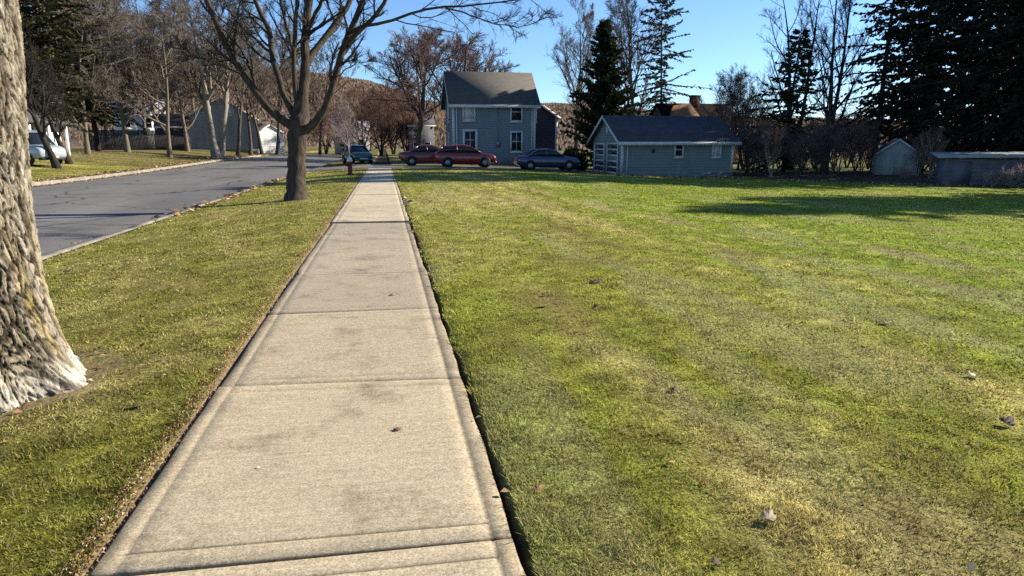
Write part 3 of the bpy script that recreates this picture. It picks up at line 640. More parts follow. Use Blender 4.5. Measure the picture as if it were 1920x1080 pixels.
# far woods on the hill: one mass
rng = np.random.default_rng(12); n = 36000
fr = rng.random(n)**.6*12.99; fi = rng.random(n)*239.99; a = fr.astype(int); b = fi.astype(int); g = HVa.reshape(14, 241, 3)
p = g[a, b]+(g[np.minimum(a+1, 13), b]-g[a, b])*(fr-a)[:, None]+(g[a, b+1]-g[a, b])*(fi-b)[:, None]
VV = []; cl = []
for k in range(4):
    hgt = (1.5+2.6*rng.random(n)); ang = PI/4+rng.normal(0, .35, n); wd = .3+.7*rng.random(n); off = rng.normal(0, .7, (n, 2))
    ax = np.stack([np.cos(ang), np.sin(ang), 0*ang], -1); bs = p+np.concatenate([off*.3, np.zeros((n, 1))], 1); tp = p+np.stack([off[:, 0], off[:, 1], hgt], -1); mid = bs*.35+tp*.65
    VV.append(np.stack([bs, mid+ax*wd[:, None], tp, mid-ax*wd[:, None]], 1))
    tone = np.array([.135, .098, .08])*(.85+.3*rng.random((n, 1)))+np.array([.03, .01, -.01])*rng.random((n, 1))
    ev = (rng.random(n) < .06)[:, None]; tone = np.where(ev, np.array([.09, .09, .06]), tone); cl.append(np.repeat(tone, 4, 0))
VV = np.concatenate(VV).reshape(-1, 3)
tag(mk('far_woods', VV, np.arange(len(VV)).reshape(-1, 4), m=colmat('far_woods', .9, .05), col=np.concatenate(cl)), 'brown leafless woods covering the hill behind the houses', 'woods', kind='stuff')
# ------------------------------------------------------------------ building materials
M['siding'] = mat('blue_grey_siding', (.165, .205, .22), (.135, .17, .182), 1.2, .7, .15, 20)
M['siding_dark'] = mat('dark_plum_siding', (.05, .046, .06), (.04, .038, .05), 1, .8)
M['siding_garage'] = mat('green_grey_siding', (.185, .232, .212), (.15, .19, .178), 1.1, .7, .15, 20)
M['trim'] = mat('white_trim', (.58, .58, .56), (.46, .46, .45), 4, .6)
M['white_wall'] = mat('white_paint', (.80, .79, .76), (.68, .67, .65), 2, .7)
M['barn_wall'] = mat('pale_grey_boards', (.30, .30, .29), (.22, .22, .215), 1.5, .85, .2, 10, (1, 1, .2))
M['shed_wall'] = mat('pale_green_boards', (.40, .42, .36), (.30, .32, .275), 1.5, .85, .2, 10, (6, 6, .3))
M['low_wall'] = mat('blue_grey_block', (.15, .15, .175), (.085, .085, .10), 1.6, .9, .4, 8)
M['shingle'] = mat('weathered_shingles', (.105, .095, .08), (.06, .056, .05), 2.2, .92, .6, 14, (1, 3, 3))
M['shingle_dark'] = mat('dark_shingles', (.075, .07, .078), (.04, .038, .045), 1.6, .92, .6, 14, (1, 3, 3))
M['shingle_red'] = mat('red_brown_roof', (.014, .009, .009), (.010, .007, .008), 1.6, .95, .5, 12, spec=.02)
M['shed_roof'] = mat('dull_red_roof', (.11, .062, .05), (.07, .042, .036), 1.6, .9, .4, 12)
M['shingle_lav'] = mat('lavender_roof', (.34, .32, .38), (.26, .25, .3), 1.4, .9, .4, 12)
M['metal_roof'] = mat('pale_metal_roof', (.36, .36, .36), (.22, .22, .225), 2, .5, .1, 6)
M['brick'] = mat('brick', (.10, .045, .035), (.06, .03, .025), 3, .9, .5, 16)
M['rust'] = mat('orange_brown_shingle', (.27, .13, .065), (.16, .08, .045), 1.6, .9, .4, 14)
M['fence'] = mat('weathered_fence', (.045, .04, .042), (.025, .023, .026), 2, .95, .4, 12, (5, 5, .3))
M['fdn'] = mat('foundation', (.2, .2, .19), (.13, .13, .125), 3, .9, .4, 14)
M['door'] = mat('dark_door', (.03, .032, .04), (.02, .021, .026), 2, .5)
M['blind'] = mat('pale_blind', (.5, .53, .56), (.42, .45, .48), 2, .6)
m, nt, b = nodes('window_glass'); b.inputs['Base Color'].default_value = (.012, .014, .018, 1); b.inputs['Roughness'].default_value = .08; b.inputs['Specular IOR Level'].default_value = .5; M['glass'] = m
def paint(name, c):
    m, nt, b = nodes(name); b.inputs['Roughness'].default_value = .28; b.inputs['Coat Weight'].default_value = .7; b.inputs['Coat Roughness'].default_value = .05
    v = vecsrc(nt); nt.links.new(ramp(nt, noise(nt, v, 1.5), [(.3, c), (.8, tuple(x*.8+.006 for x in c))]), b.inputs['Base Color']); return m
M['red'] = paint('dark_red_paint', (.20, .006, .007)); M['red2'] = paint('maroon_paint', (.13, .006, .008)); M['blue'] = paint('navy_paint', (.018, .028, .085)); M['teal'] = paint('teal_paint', (.008, .055, .05)); M['vanw_shade'] = paint('shaded_white_van_paint', (.34, .38, .41))  # van: white darkened to blue-grey, its shade put into the paint colour
M['tyre'] = mat('tyre_rubber', (.018, .018, .018), (.012, .012, .012), 8, .9); M['rim'] = mat('alloy_rim', (.28, .28, .29), (.2, .2, .21), 5, .45, metal=.6)
M['chrome'] = mat('lamp_glass', (.7, .7, .68), (.6, .6, .58), 5, .15, spec=.6); M['tail'] = mat('tail_lamp', (.3, .015, .012), (.2, .01, .01), 5, .2, spec=.5)
M['plastic'] = mat('black_plastic', (.02, .02, .021), (.015, .015, .015), 6, .6)
M['hyd'] = mat('hydrant_red', (.22, .022, .018), (.12, .016, .014), 9, .55, .3, 30); M['hydw'] = mat('hydrant_white', (.72, .70, .66), (.55, .53, .5), 9, .6)

# ------------------------------------------------------------------ building helpers
def clap(mb, a, b, z0, z1, lap=.20, out=.045, trim=None):
    """lapped boards on the wall from a to b (plan points, seen from the right-hand side of a->b); trim(z) gives the fraction cut from each end"""
    a = np.array(a, float); b = np.array(b, float); t = (b-a)/np.linalg.norm(b-a); nrm = np.array([t[1], -t[0]])
    n = max(1, int(round((z1-z0)/lap))); h = (z1-z0)/n
    for k in range(n):
        zl, zh = z0+k*h, z0+(k+1)*h
        def P(z, o):
            l, r = trim(z) if trim else (0, 1); p = a+(b-a)*l+nrm*o; q = a+(b-a)*r+nrm*o; return (*p, z), (*q, z)
        l0, r0 = P(zl, out); l1, r1 = P(zh, .004); l2, r2 = P(zl, .004)
        mb.add([l0, r0, r1, l1], [(0, 1, 2, 3)]); mb.add([l2, r2, r0, l0], [(0, 1, 2, 3)])
def gtrim(z0, zp, pk=.5):
    return lambda z: (pk*np.clip((z-z0)/(zp-z0), 0, .995), 1-(1-pk)*np.clip((z-z0)/(zp-z0), 0, .995))
def frame(face, c, u, z0, w_, h_, par, mf, mp, name='window', fw=.13, bars=(1, 1), sill=True, proud=.05):
    """window or door on a wall: face 'y-' or 'x-' or 'x+'; c = wall plane, u = centre along the wall"""
    def B(mb, u0, u1, a, b, o0, o1):
        if face == 'y-': mb.box(u0, u1, c-o1, c-o0, a, b)
        elif face == 'x-': mb.box(c-o1, c-o0, u0, u1, a, b)
        else: mb.box(c+o0, c+o1, u0, u1, a, b)
    fr = MB(); p = proud+.03
    B(fr, u-w_/2-fw, u-w_/2, z0-fw, z0+h_+fw, .0, p); B(fr, u+w_/2, u+w_/2+fw, z0-fw, z0+h_+fw, .0, p)
    B(fr, u-w_/2, u+w_/2, z0+h_, z0+h_+fw, .0, p-.003); B(fr, u-w_/2, u+w_/2, z0-fw, z0, .0, p-.003)
    f = fr.build(name, mf, par)
    g = MB(); B(g, u-w_/2, u+w_/2, z0, z0+h_, .0, .035); g.build('pane', mp, f)
    if bars != (0, 0):
        q = MB(); nb, nh = bars
        for k in range(1, nb+1): uu = u-w_/2+w_*k/(nb+1); B(q, uu-.022, uu+.022, z0, z0+h_, .036, .055)
        for k in range(1, nh+1): zz = z0+h_*k/(nh+1); B(q, u-w_/2, u+w_/2, zz-.025, zz+.025, .036, .058)
        q.build('glazing_bar', mf, f)
    if sill:
        s = MB(); B(s, u-w_/2-fw-.05, u+w_/2+fw+.05, z0-fw-.07, z0-fw, .0, p+.05); s.build('sill', mf, f)
    return f
def gable_roof(x0, x1, y0, y1, ze, zr, axis, ov, rk, th=.14):
    """two roof slabs; ridge along axis; ov = eave overhang, rk = rake overhang"""
    r = MB()
    if axis == 'x':
        ym = (y0+y1)/2; s = (zr-ze)/(ym-y0)
        for e, o in ((y0-ov, 1), (y1+ov, -1)):
            pts = [(x0-rk, e, ze-s*ov), (x1+rk, e, ze-s*ov), (x1+rk, ym, zr), (x0-rk, ym, zr)]
            r.slab(pts if o > 0 else pts[::-1], (0, 0, th))
    else:
        xm = (x0+x1)/2; s = (zr-ze)/(xm-x0)
        for e, o in ((x0-ov, 1), (x1+ov, -1)):
            pts = [(e, y0-rk, ze-s*ov), (xm, y0-rk, zr), (xm, y1+rk, zr), (e, y1+rk, ze-s*ov)]
            r.slab(pts if o > 0 else pts[::-1], (0, 0, th))
    return r
def rake(mb, pts, off=(0, 0, -.2), dy=.04, axis='y'):
    """board following a roof edge; pts = 3-D polyline of its top edge"""
    for p, q in zip(pts[:-1], pts[1:]):
        mb.slab([p, q, tuple(np.add(q, off)), tuple(np.add(p, off))], (0, -dy, 0) if axis == 'y' else (-dy, 0, 0))

# ------------------------------------------------------------------ the blue house
hz = -.05
H = thing('blue_house', 'two-storey blue-grey clapboard house with a weathered gable roof behind the red cars', 'house', (0, 0, 0))
x0, x1, y0, y1, ze, zr = 5.7, 12.7, 57.0, 63.4, 4.98, 7.55; ym = (y0+y1)/2
wl = MB(); wl.box(x0+.03, x1-.03, y0+.03, y1-.03, hz, ze)
clap(wl, (x0, y0), (x1, y0), .45, ze); clap(wl, (x0, y1), (x0, y0), .45, ze); clap(wl, (x1, y0), (x1, y1), .45, ze)
for (a, b) in (((x0, y1), (x0, y0)), ((x1, y0), (x1, y1))): clap(wl, a, b, ze, zr-.1, trim=gtrim(ze, zr))
wl.add([(x0+.03, y0, ze), (x0+.03, y1, ze), (x0+.03, ym, zr)], [(0, 1, 2)]); wl.add([(x1-.03, y0, ze), (x1-.03, y1, ze), (x1-.03, ym, zr)], [(0, 2, 1)])
wl.build('wall', M['siding'], H)
MB().box(x0-.05, x1+.05, y0-.05, y1+.05, hz-.3, .45).build('foundation', M['fdn'], H)
rf = gable_roof(x0, x1, y0, y1, ze, zr, 'x', .42, .38).build('roof', M['shingle'], H)
MB().box(9.0, 9.22, ym+.8, ym+1.02, 6.4, 8.15).build('vent_pipe', M['plastic'], rf)
tr = MB()
for xx in (x0-.04, x1-.16): tr.box(xx, xx+.2, y0-.05, y0+.1, .45, ze-.02)
tr.box(x0-.055, x0+.0, y0-.04, y0+.2, .45, ze-.02); tr.box(x0+.17, x1-.17, y0-.045, y0+.0, ze-.34, ze-.03)
s = (zr-ze)/(ym-y0)
tr.box(x0-.38, x1+.38, y0-.46, y0-.425, ze-s*.42-.16, ze-s*.42+.08)
rake(tr, [(x0-.385, y0-.42, ze-s*.42+.12), (x0-.385, ym, zr+.12), (x0-.385, y1+.42, ze-s*.42+.12)], axis='x')
tr.build('trim', M['trim'], H)
frame('y-', y0-.02, 7.05, 3.55, .82, 1.3, H, M['trim'], M['blind'], bars=(0, 1))
frame('y-', y0-.02, 11.08, 3.50, .82, 1.35, H, M['trim'], M['glass'], bars=(0, 1))
frame('y-', y0-.02, 11.08, .98, .82, 1.5, H, M['trim'], M['glass'], bars=(1, 1))
f = frame('y-', y0-.02, 7.12, .5, .86, 2.05, H, M['trim'], M['door'], name='door', fw=.2, bars=(1, 2), sill=False)
MB().lathe([(.03, 0), (.035, .02), (.02, .05)], (7.45, y0-.09, 1.4), 8).build('handle', M['rim'], f)
frame('x-', x0-.02, 60.4, 3.5, .8, 1.3, H, M['trim'], M['blind'], bars=(0, 1)); frame('x-', x0-.02, 60.4, 1.0, .8, 1.4, H, M['trim'], M['glass'], bars=(0, 1))
for xx in (x0+.3, x1-.3): MB().cyl((xx, y0-.13, .1), (xx, y0-.13, ze-.5), .045, .045, 8).build('downspout', M['trim'], H)
MB().box(9.35, 9.65, y0-.17, y0-.05, 1.3, 1.8).cyl((9.5, y0-.1, 1.8), (9.5, y0-.1, ze-.4), .025, .025, 6).build('meter_box', M['rim'], H)
# rear wing with its own gable
wx0, wx1, wy0, wy1, wze, wzr = 7.2, 15.55, 60.6, 69.0, 3.95, 6.75
wg = MB(); wg.box(wx0+.03, wx1-.03, wy0+.03, wy1, hz, wze); wg.add([(wx0, wy0+.03, wze), (wx1, wy0+.03, wze), ((wx0+wx1)/2, wy0+.03, wzr)], [(0, 1, 2)])
clap(wg, (wx0, wy0), (wx1, wy0), .3, wze); clap(wg, (wx0, wy0), (wx1, wy0), wze, wzr-.1, trim=gtrim(wze, wzr)); clap(wg, (wx1, wy0), (wx1, wy1), .3, wze)
wng = wg.build('wing', M['siding_dark'], H)
gable_roof(wx0, wx1, wy0, wy1, wze, wzr, 'y', .3, .3).build('roof', M['shingle'], wng)
tw = MB(); s2 = (wzr-wze)/((wx1-wx0)/2)
rake(tw, [(wx1+.3, wy0-.305, wze-s2*.3+.12), ((wx0+wx1)/2, wy0-.305, wzr+.12)], off=(0, 0, -.26)); tw.box(wx1-.16, wx1+.04, wy0-.05, wy0+.1, .3, wze-.03); tw.box(wx1, wx1+.05, wy0+.1, wy0+.25, .3, wze-.03)
tw.build('trim', M['trim'], wng)
frame('y-', wy0-.02, 13.35, 3.55, .42, .95, wng, M['trim'], M['glass'], bars=(0, 1), fw=.1)
st = MB(); st.box(12.75, 13.7, 59.3, 60.55, hz-.2, .75).box(12.75, 13.7, 58.7, 59.3, hz-.2, .35); st.build('porch_step', M['trim'], H)

# ------------------------------------------------------------------ the garage
Gg = thing('garage', 'low green-grey clapboard garage with dark roof and white window doors', 'garage', (0, 0, 0))
x0, x1, y0, y1, ze, zr = 15.85, 24.0, 44.0, 50.4, 1.76, 3.42; ym = (y0+y1)/2; g0 = -.62
wl = MB(); wl.box(x0+.03, x1-.03, y0+.03, y1-.03, g0-.3, ze)
clap(wl, (x0, y0), (x1, y0), g0+.2, ze); clap(wl, (x0, y1), (x0, y0), g0+.2, ze); clap(wl, (x0, y1), (x0, y0), ze, zr-.08, trim=gtrim(ze, zr)); clap(wl, (x1, y0), (x1, y1), g0+.2, ze)
wl.add([(x0+.03, y0, ze), (x0+.03, y1, ze), (x0+.03, ym, zr)], [(0, 1, 2)]); wl.add([(x1-.03, y0, ze), (x1-.03, y1, ze), (x1-.03, ym, zr)], [(0, 2, 1)])
wl.build('wall', M['siding_garage'], Gg)
MB().box(x0-.05, x1+.05, y0-.05, y1+.05, g0-.4, g0+.2).build('foundation', M['fdn'], Gg)
gable_roof(x0, x1, y0, y1, ze, zr, 'x', .35, .4, .11).build('roof', M['shingle_dark'], Gg)
tr = MB(); s = (zr-ze)/(ym-y0)
tr.box(x0-.4, x1+.4, y0-.40, y0-.355, ze-s*.35-.14, ze-s*.35+.09)
rake(tr, [(x0-.405, y0-.36, ze-s*.35+.10), (x0-.405, ym, zr+.10), (x0-.405, y1+.36, ze-s*.35+.10)], off=(0, 0, -.2), axis='x')
tr.box(x0-.04, x0+.12, y0-.05, y0+.06, g0+.2, ze-.02); tr.box(x1-.12, x1+.04, y0-.05, y0+.06, g0+.2, ze-.02); tr.box(x0-.055, x0+.0, y0-.04, y0+.14, g0+.2, ze-.02)
tr.build('trim', M['trim'], Gg)
for yc in (45.75, 48.7):
    d = MB(); d.box(x0-.07, x0-.02, yc-1.2, yc+1.2, g0+.08, g0+2.2)
    dd = d.build('garage_door', M['siding_garage'], Gg)
    fr = MB(); fr.box(x0-.11, x0-.072, yc-1.2, yc-1.05, g0+.1, g0+2.2); fr.box(x0-.11, x0-.072, yc+1.05, yc+1.2, g0+.1, g0+2.2)
    for k in range(6): fr.box(x0-.108, x0-.072, yc-1.05, yc+1.05, g0+.1+k*.40, g0+.22+k*.40)
    fr.build('rails', M['trim'], dd)
    p = MB()
    for k in (0, 1, 3, 4): p.box(x0-.085, x0-.072, yc-1.05, yc+1.05, g0+.22+k*.40, g0+.50+k*.40)
    p.build('panes', M['glass'], dd)
MB().box(x0-.06, x0-.025, ym-.18, ym+.18, ze+.45, ze+1.0).build('vent', M['trim'], Gg)
frame('y-', y0-.02, 19.95, .72, .48, .82, Gg, M['trim'], M['glass'], bars=(0, 1), fw=.11)
frame('y-', y0-.02, 22.75, .72, .48, .82, Gg, M['trim'], M['blind'], bars=(0, 1), fw=.11)

MB().cyl((x0+.35, y0-.12, g0+.1), (x0+.35, y0-.12, ze-.3), .04, .04, 8).build('downspout', M['trim'], Gg)
MB().box(18.0, 18.12, y0-.2, y0-.06, .95, 1.2).build('lamp', M['plastic'], Gg)
# ------------------------------------------------------------------ other buildings
def simple_house(name, label, cat, loc, rz, w_, dp, ze, zr, axis, mw, mr, ov=.3, wins=(), th=.13, lap=.0):
    """house with its front along +x from its corner, depth along +y, in local coordinates"""
    t = thing(name, label, cat, loc, rz); b = MB(); b.box(0, w_, 0, dp, -.6, ze)
    if axis == 'x':
        b.add([(0, 0, ze), (0, dp, ze), (0, dp/2, zr)], [(0, 1, 2)]); b.add([(w_, 0, ze), (w_, dp, ze), (w_, dp/2, zr)], [(0, 2, 1)])
    else:
        b.add([(0, 0, ze), (w_, 0, ze), (w_/2, 0, zr)], [(0, 1, 2)]); b.add([(0, dp, ze), (w_, dp, ze), (w_/2, dp, zr)], [(0, 2, 1)])
    if lap:
        clap(b, (0, -.03), (w_, -.03), 0, ze, lap); clap(b, (w_+.03, 0), (w_+.03, dp), 0, ze, lap)
        if axis == 'y': clap(b, (0, -.03), (w_, -.03), ze, zr-.05, lap, trim=gtrim(ze, zr))
    b.build('wall', mw, t); r = gable_roof(0, w_, 0, dp, ze, zr, axis, ov, ov, th).build('roof', mr, t)
    tr = MB()
    if axis == 'y':
        s = (zr-ze)/(w_/2); rake(tr, [(-ov, -ov-.005, ze-s*ov+th-.02), (w_/2, -ov-.005, zr+th-.02), (w_+ov, -ov-.005, ze-s*ov+th-.02)], off=(0, 0, -.18))
    else:
        s = (zr-ze)/(dp/2); tr.box(-ov, w_+ov, -ov-.05, -ov-.005, ze-s*ov-.08, ze-s*ov+th-.02)
    tr.build('trim', M['trim'], t)
    for (face, u, z, ww, hh, g) in wins:
        frame(face, {'y-': -.04, 'x+': w_+.04, 'x-': -.04}[face], u, z, ww, hh, t, M['trim'], g, fw=.1, bars=(0, 1))
    return t, r
def at_(u, d, z=None):
    x, y = place(u, d); return (x, y, gz(x, y) if z is None else z)
t, r = simple_house('brick_house', 'dark-roofed brick house with a brick chimney standing behind the garage', 'house', at_(1254, 76), 0, 8.6, 7.5, 4.2, 6.9, 'x', M['brick'], M['shingle_red'], wins=(('y-', 5.5, 1.2, 1.1, 1.3, M['glass']),))
MB().box(4.0, 5.0, 3.2, 4.0, 6.2, 7.75).box(3.93, 5.07, 3.13, 4.07, 7.75, 7.95).build('chimney', M['brick'], r)
cg = MB(); cg.slab([(-.3, -1.2, 4.5), (3.7, -1.2, 4.5), (1.7, -1.2, 6.75)], (0, 4.6, 0)); cg.box(0, 3.4, -1.15, 0, -.5, 4.5); cg.build('front_gable', M['rust'], t)
t, r = simple_house('garden_shed', 'small pale green gabled shed under the huge black spruces', 'shed', (36.6, 45.4, gz(37, 45)), -.6, 2.75, 4.0, 1.62, 2.62, 'y', M['shed_wall'], M['shingle_dark'], .12, th=.08, wins=())
MB().box(1.15, 1.95, -.05, -.01, .0, 1.5).build('door', M['shed_wall'], t)
# flat-roofed shed at the right
F_ = thing('flat_roof_shed', 'long low blue-grey shed with a pale flat roof at the right edge', 'shed', (31.0, 33.2, gz(34, 31)), -.62)
b = MB(); b.box(0.15, 7.5, 0.1, 3.4, -.5, 1.42); b.build('wall', M['low_wall'], F_)
clap(b_ := MB(), (.12, .09), (7.52, .09), -.2, 1.42, .24, .05); b_.build('boards', M['low_wall'], F_)
r = MB(); r.slab([(-.25, -.3, 1.48), (7.9, -.3, 1.58), (7.9, 3.7, 1.76), (-.25, 3.7, 1.66)], (0, 0, .12)); rr = r.build('roof', M['metal_roof'], F_)
rng = np.random.default_rng(3)
for k in range(4): q = 1+k*1.5+rng.random()*.5; MB().lathe([(.35+.2*rng.random(), 0), (.25, .06), (.05, .1)], (q, .2+rng.random()*.6, 1.62+q*.012), 9).build('leaf_pile', M['bark_pale'], rr)
d = MB(); d.box(.5, 1.4, .0, .035, -.1, 1.3); d.build('door', M['low_wall'], F_)
# across the road
t, r = simple_house('barn', 'pale grey barn with a steep gable end behind the roadside trunks', 'barn', at_(354, 91), 0.18, 9.0, 9, 4.1, 6.9, 'y', M['barn_wall'], M['shingle_dark'], .3, lap=.3, wins=(('y-', 5.7, 4.6, .7, 1.1, M['blind']),))
t, r = simple_house('white_shed', 'bright white sunlit shed between the barn and the dark street tree', 'shed', at_(483, 97), .62, 4.2, 4, 2.9, 4.0, 'y', M['white_wall'], M['shingle_dark'], .2, lap=.25)
t, r = simple_house('red_roof_shed', 'small dark shed whose dull red roof shows above the end of the wooden fence', 'shed', at_(300, 84), .12, 3.3, 3, 3.0, 4.3, 'x', M['fence'], M['shed_roof'], .35)
t, r = simple_house('chimneyed_house', 'white house with two pale chimneys showing through twigs above the fence', 'house', at_(222, 96), .35, 6.5, 7, 5.0, 7.2, 'x', M['white_wall'], M['shingle_lav'], .3, wins=(('y-', 1.5, 3, .8, 1.3, M['glass']), ('y-', 4.2, 3, .8, 1.3, M['glass'])))
for k in (1.6, 3.0): MB().box(k, k+.6, 3.2, 3.8, 6.6, 8.6).build('chimney', M['white_wall'], r)
t, r = simple_house('lavender_roof_house', 'small grey house with a lavender roof at the bend of the road', 'house', at_(630, 127, .15), .1, 6.4, 6, 3.2, 5.8, 'x', M['barn_wall'], M['shingle_lav'], .3, wins=(('y-', 1.2, 1, .9, 1.3, M['glass']), ('y-', 5.0, 1, .9, 1.3, M['glass'])))
t, r = simple_house('little_white_house', 'narrow white house with stacked windows left of the blue house', 'house', at_(768, 96), 0, 3.6, 7, 4.2, 5.6, 'x', M['low_wall'], M['shingle_dark'], .2, wins=(('y-', 1.0, .8, .7, 1.0, M['glass']), ('y-', 1.0, 2.7, .7, 1.0, M['glass']), ('y-', 2.6, .8, .7, 1.0, M['glass'])))
# house with the white porch, facing the road
P_ = thing('porch_house', 'dark-roofed house with a white sunlit porch wall facing the road', 'house', (-25.2, 49.0, gz(-25, 52)))
b = MB(); b.box(-8, 0, -1.5, 11, -.5, 2.6); b.build('wall', M['white_wall'], P_)
r = MB()
r.slab([(1.1, -2.2, 2.35), (-4, -2.2, 5.4), (-4, 11.6, 5.4), (1.1, 11.6, 2.35)][::-1], (0, 0, .15)); r.slab([(-4, -2.2, 5.4), (-9, -2.2, 2.4), (-9, 11.6, 2.4), (-4, 11.6, 5.4)][::-1], (0, 0, .15)); rr = r.build('roof', M['shingle_dark'], P_)
MB().box(-4.4, -3.5, 9.4, 10.2, 5.0, 6.5).box(-4.5, -3.4, 9.3, 10.3, 6.5, 6.75).build('chimney', M['barn_wall'], rr)
for k in (-1.2, 1.6, 4.4, 7.2, 10.0): MB().box(.72, .9, k-.09, k+.09, -.5, 2.42).build('porch_post', M['white_wall'], P_)
for k in (.3, 3.1): frame('x+', .02, k, .9, .8, 1.2, P_, M['trim'], M['glass'], bars=(0, 1), fw=.1)
MB().box(.003, .06, 5.6, 6.6, 0, 2.1).build('door', M['door'], P_)
# wooden fence
fa = np.array(place(172, 74)); fb = np.array(place(352, 78)); L = np.linalg.norm(fb-fa)
Fe = thing('wooden_fence', 'tall dark weathered board fence between the porch house and the red roofed shed', 'fence', (*fa, gz(*fa)), math.atan2(*(fb-fa)[::-1]))
b = MB(); rng = np.random.default_rng(9); k = 0.0
while k < L: w_ = .14; b.box(k, k+w_-.012, -.02+.01*rng.random(), .012, -.2, 2.15+.06*rng.random()); k += w_
b.build('boards', M['fence'], Fe)
for k in np.arange(0, L, 2.4): MB().box(k-.06, k+.06, .014, .13, -.3, 2.25).build('post', M['fence'], Fe)
MB().box(0, L, .013, .06, .4, .5).box(0, L, .013, .06, 1.6, 1.7).build('rail', M['fence'], Fe)

# ------------------------------------------------------------------ vehicles
def ring_body(x, z0, z1, w_, tuck=.9):
    h = z1-z0
    half = [(0, z0), (w_*.82, z0), (w_*.97, z0+h*.12), (w_, z0+h*.45), (w_*.985, z0+h*.72), (w_*.93, z0+h*.93), (w_*tuck*.86, z1), (0, z1+.015)]
    pts = [(x, y, z) for y, z in half]+[(x, -y, z) for y, z in half[-2:0:-1]]
    return pts
def car(name, label, loc, rz, pm, kind='sedan', group=None, Lc=4.4, Wc=.88):
    """nose towards +x; origin under the middle"""
    t = thing(name, label, 'car', loc, rz, group); h = Lc/2
    if kind == 'sedan': top = [(-1, .62, .80, .80), (-.97, .42, .93, .90), (-.80, .26, .98, .97), (-.45, .22, .99, 1), (0, .22, .97, 1), (.42, .22, .95, 1), (.75, .25, .88, .97), (.93, .34, .78, .9), (.985, .42, .66, .78)]; gh = [(-.66, .97), (-.36, 1.40), (-.02, 1.45), (.16, 1.40), (.46, .95)]
    elif kind == 'hatch': top = [(-1, .60, .86, .82), (-.975, .40, 1.0, .92), (-.82, .26, 1.02, .98), (-.45, .22, 1.01, 1), (0, .22, .99, 1), (.42, .22, .97, 1), (.75, .25, .90, .97), (.93, .34, .80, .9), (.985, .42, .68, .78)]; gh = [(-.93, 1.0), (-.72, 1.42), (-.1, 1.50), (.12, 1.45), (.50, .96)]
    else: top = [(-1, .55, 1.1, .9), (-.98, .40, 1.18, .97), (-.8, .3, 1.2, 1), (0, .3, 1.2, 1), (.55, .3, 1.18, 1), (.85, .32, 1.08, .97), (.97, .38, .95, .9), (1, .5, .8, .8)]; gh = [(-.97, 1.18), (-.94, 1.98), (.2, 2.02), (.38, 1.95), (.64, 1.16)]
    MB().rings([ring_body(x*h, a, b_, w_*Wc) for x, a, b_, w_ in top]).build('body', pm, t, smooth=True)
    zt = lambda xf: float(np.interp(xf, [g[0] for g in gh], [g[1] for g in gh]))
    zb = lambda xf: float(np.interp(xf, [q[0] for q in top], [q[2] for q in top]))-.03
    g = MB(); R_ = []
    for xf in np.linspace(gh[0][0]+.01, gh[-1][0]-.01, 15):
        a, b_ = zb(xf), max(zt(xf)-.035, zb(xf)+.012); f = (b_-a)/.5; wb = Wc*.90; wt = Wc*(.90-.20*min(1, f))
        R_.append([(xf*h, 0, a), (xf*h, wb, a), (xf*h, wt, b_), (xf*h, 0, b_+.005), (xf*h, -wt, b_), (xf*h, -wb, a)])
    g.rings(R_).build('windows', M['glass'], t)
    rf = MB(); R_ = []
    for xf in np.linspace(gh[1][0]-.03, gh[3][0]+.03, 9):
        z = zt(xf); wt = Wc*.72; R_.append([(xf*h, wt, z-.06), (xf*h, wt*.9, z+.005), (xf*h, 0, z+.02), (xf*h, -wt*.9, z+.005), (xf*h, -wt, z-.06)])
    vs = [p for r in R_ for p in r]; n = 5
    rf.add(vs, [(j*n+i, j*n+i+1, (j+1)*n+i+1, (j+1)*n+i) for j in range(8) for i in range(4)])
    for s in (1, -1):
        for xa, xb in ((gh[1][0]-.03, gh[0][0]+.02), (gh[3][0]+.03, gh[4][0]-.02), ((gh[1][0]+gh[3][0])/2, (gh[1][0]+gh[3][0])/2+.02)):
            mid = abs(xa-xb) < .03
            p = np.array([xa*h, s*Wc*.725, zt(xa)-.03]); q = np.array([xb*h, s*Wc*.915, (zb(xb)+.02)])
            rf.cyl(p, q, .04 if not mid else .035, .045, 6)
    rf.build('roof', pm, t, smooth=True)
    wr = .32 if kind != 'van' else .36; wxs = (-.60*h, .61*h)
    for wx in wxs:
        for s in (1, -1):
            MB().cyl((wx, s*(Wc-.06), wr+.01), (wx, s*(Wc+.004), wr+.01), wr+.055, wr+.055, 22).build('wheel_arch', M['plastic'], t)
            wh = MB(); ty = (wx, s*(Wc-.2), wr), (wx, s*(Wc+.012), wr); wh.cyl(*ty, wr, wr*.98, 22); w_o = wh.build('wheel', M['tyre'], t)
            rm = MB(); rm.cyl((wx, s*(Wc+.0), wr), (wx, s*(Wc+.02), wr), wr*.55, wr*.5, 16)
            rm.build('rim', M['rim'], w_o)
    for s in (1, -1):
        MB().lathe([(.11, 0), (.12, .06), (.09, .1)], (h*.925, s*Wc*.62, .58 if kind != 'van' else .8), 10).build('headlight', M['chrome'], t)
        MB().box(-h*1.0, -h*.955, s*Wc*.72-.11, s*Wc*.72+.11, .66, .84).build('tail_light', M['tail'], t)
        MB().box(h*.36, h*.40, s*(Wc+.0) if s > 0 else -Wc-.16, s*(Wc)+.16 if s > 0 else -Wc, zb(.3)+.06, zb(.3)+.2).build('mirror', pm, t)
    MB().box(h*.955, h*.995, -.32, .32, .36, .48).build('number_plate', M['trim'], t); MB().rings([[(h*k, y, z) for y, z in ((-Wc*w_, .26), (Wc*w_, .26), (Wc*w_, .40), (-Wc*w_, .40))] for k, w_ in ((.93, .88), (1.0, .74))]).build('bumper', M['plastic'] if kind == 'van' else pm, t)
    return t
sz = lambda x, y: gz(x, y)+.035
GCars = 'red cars parked side by side'
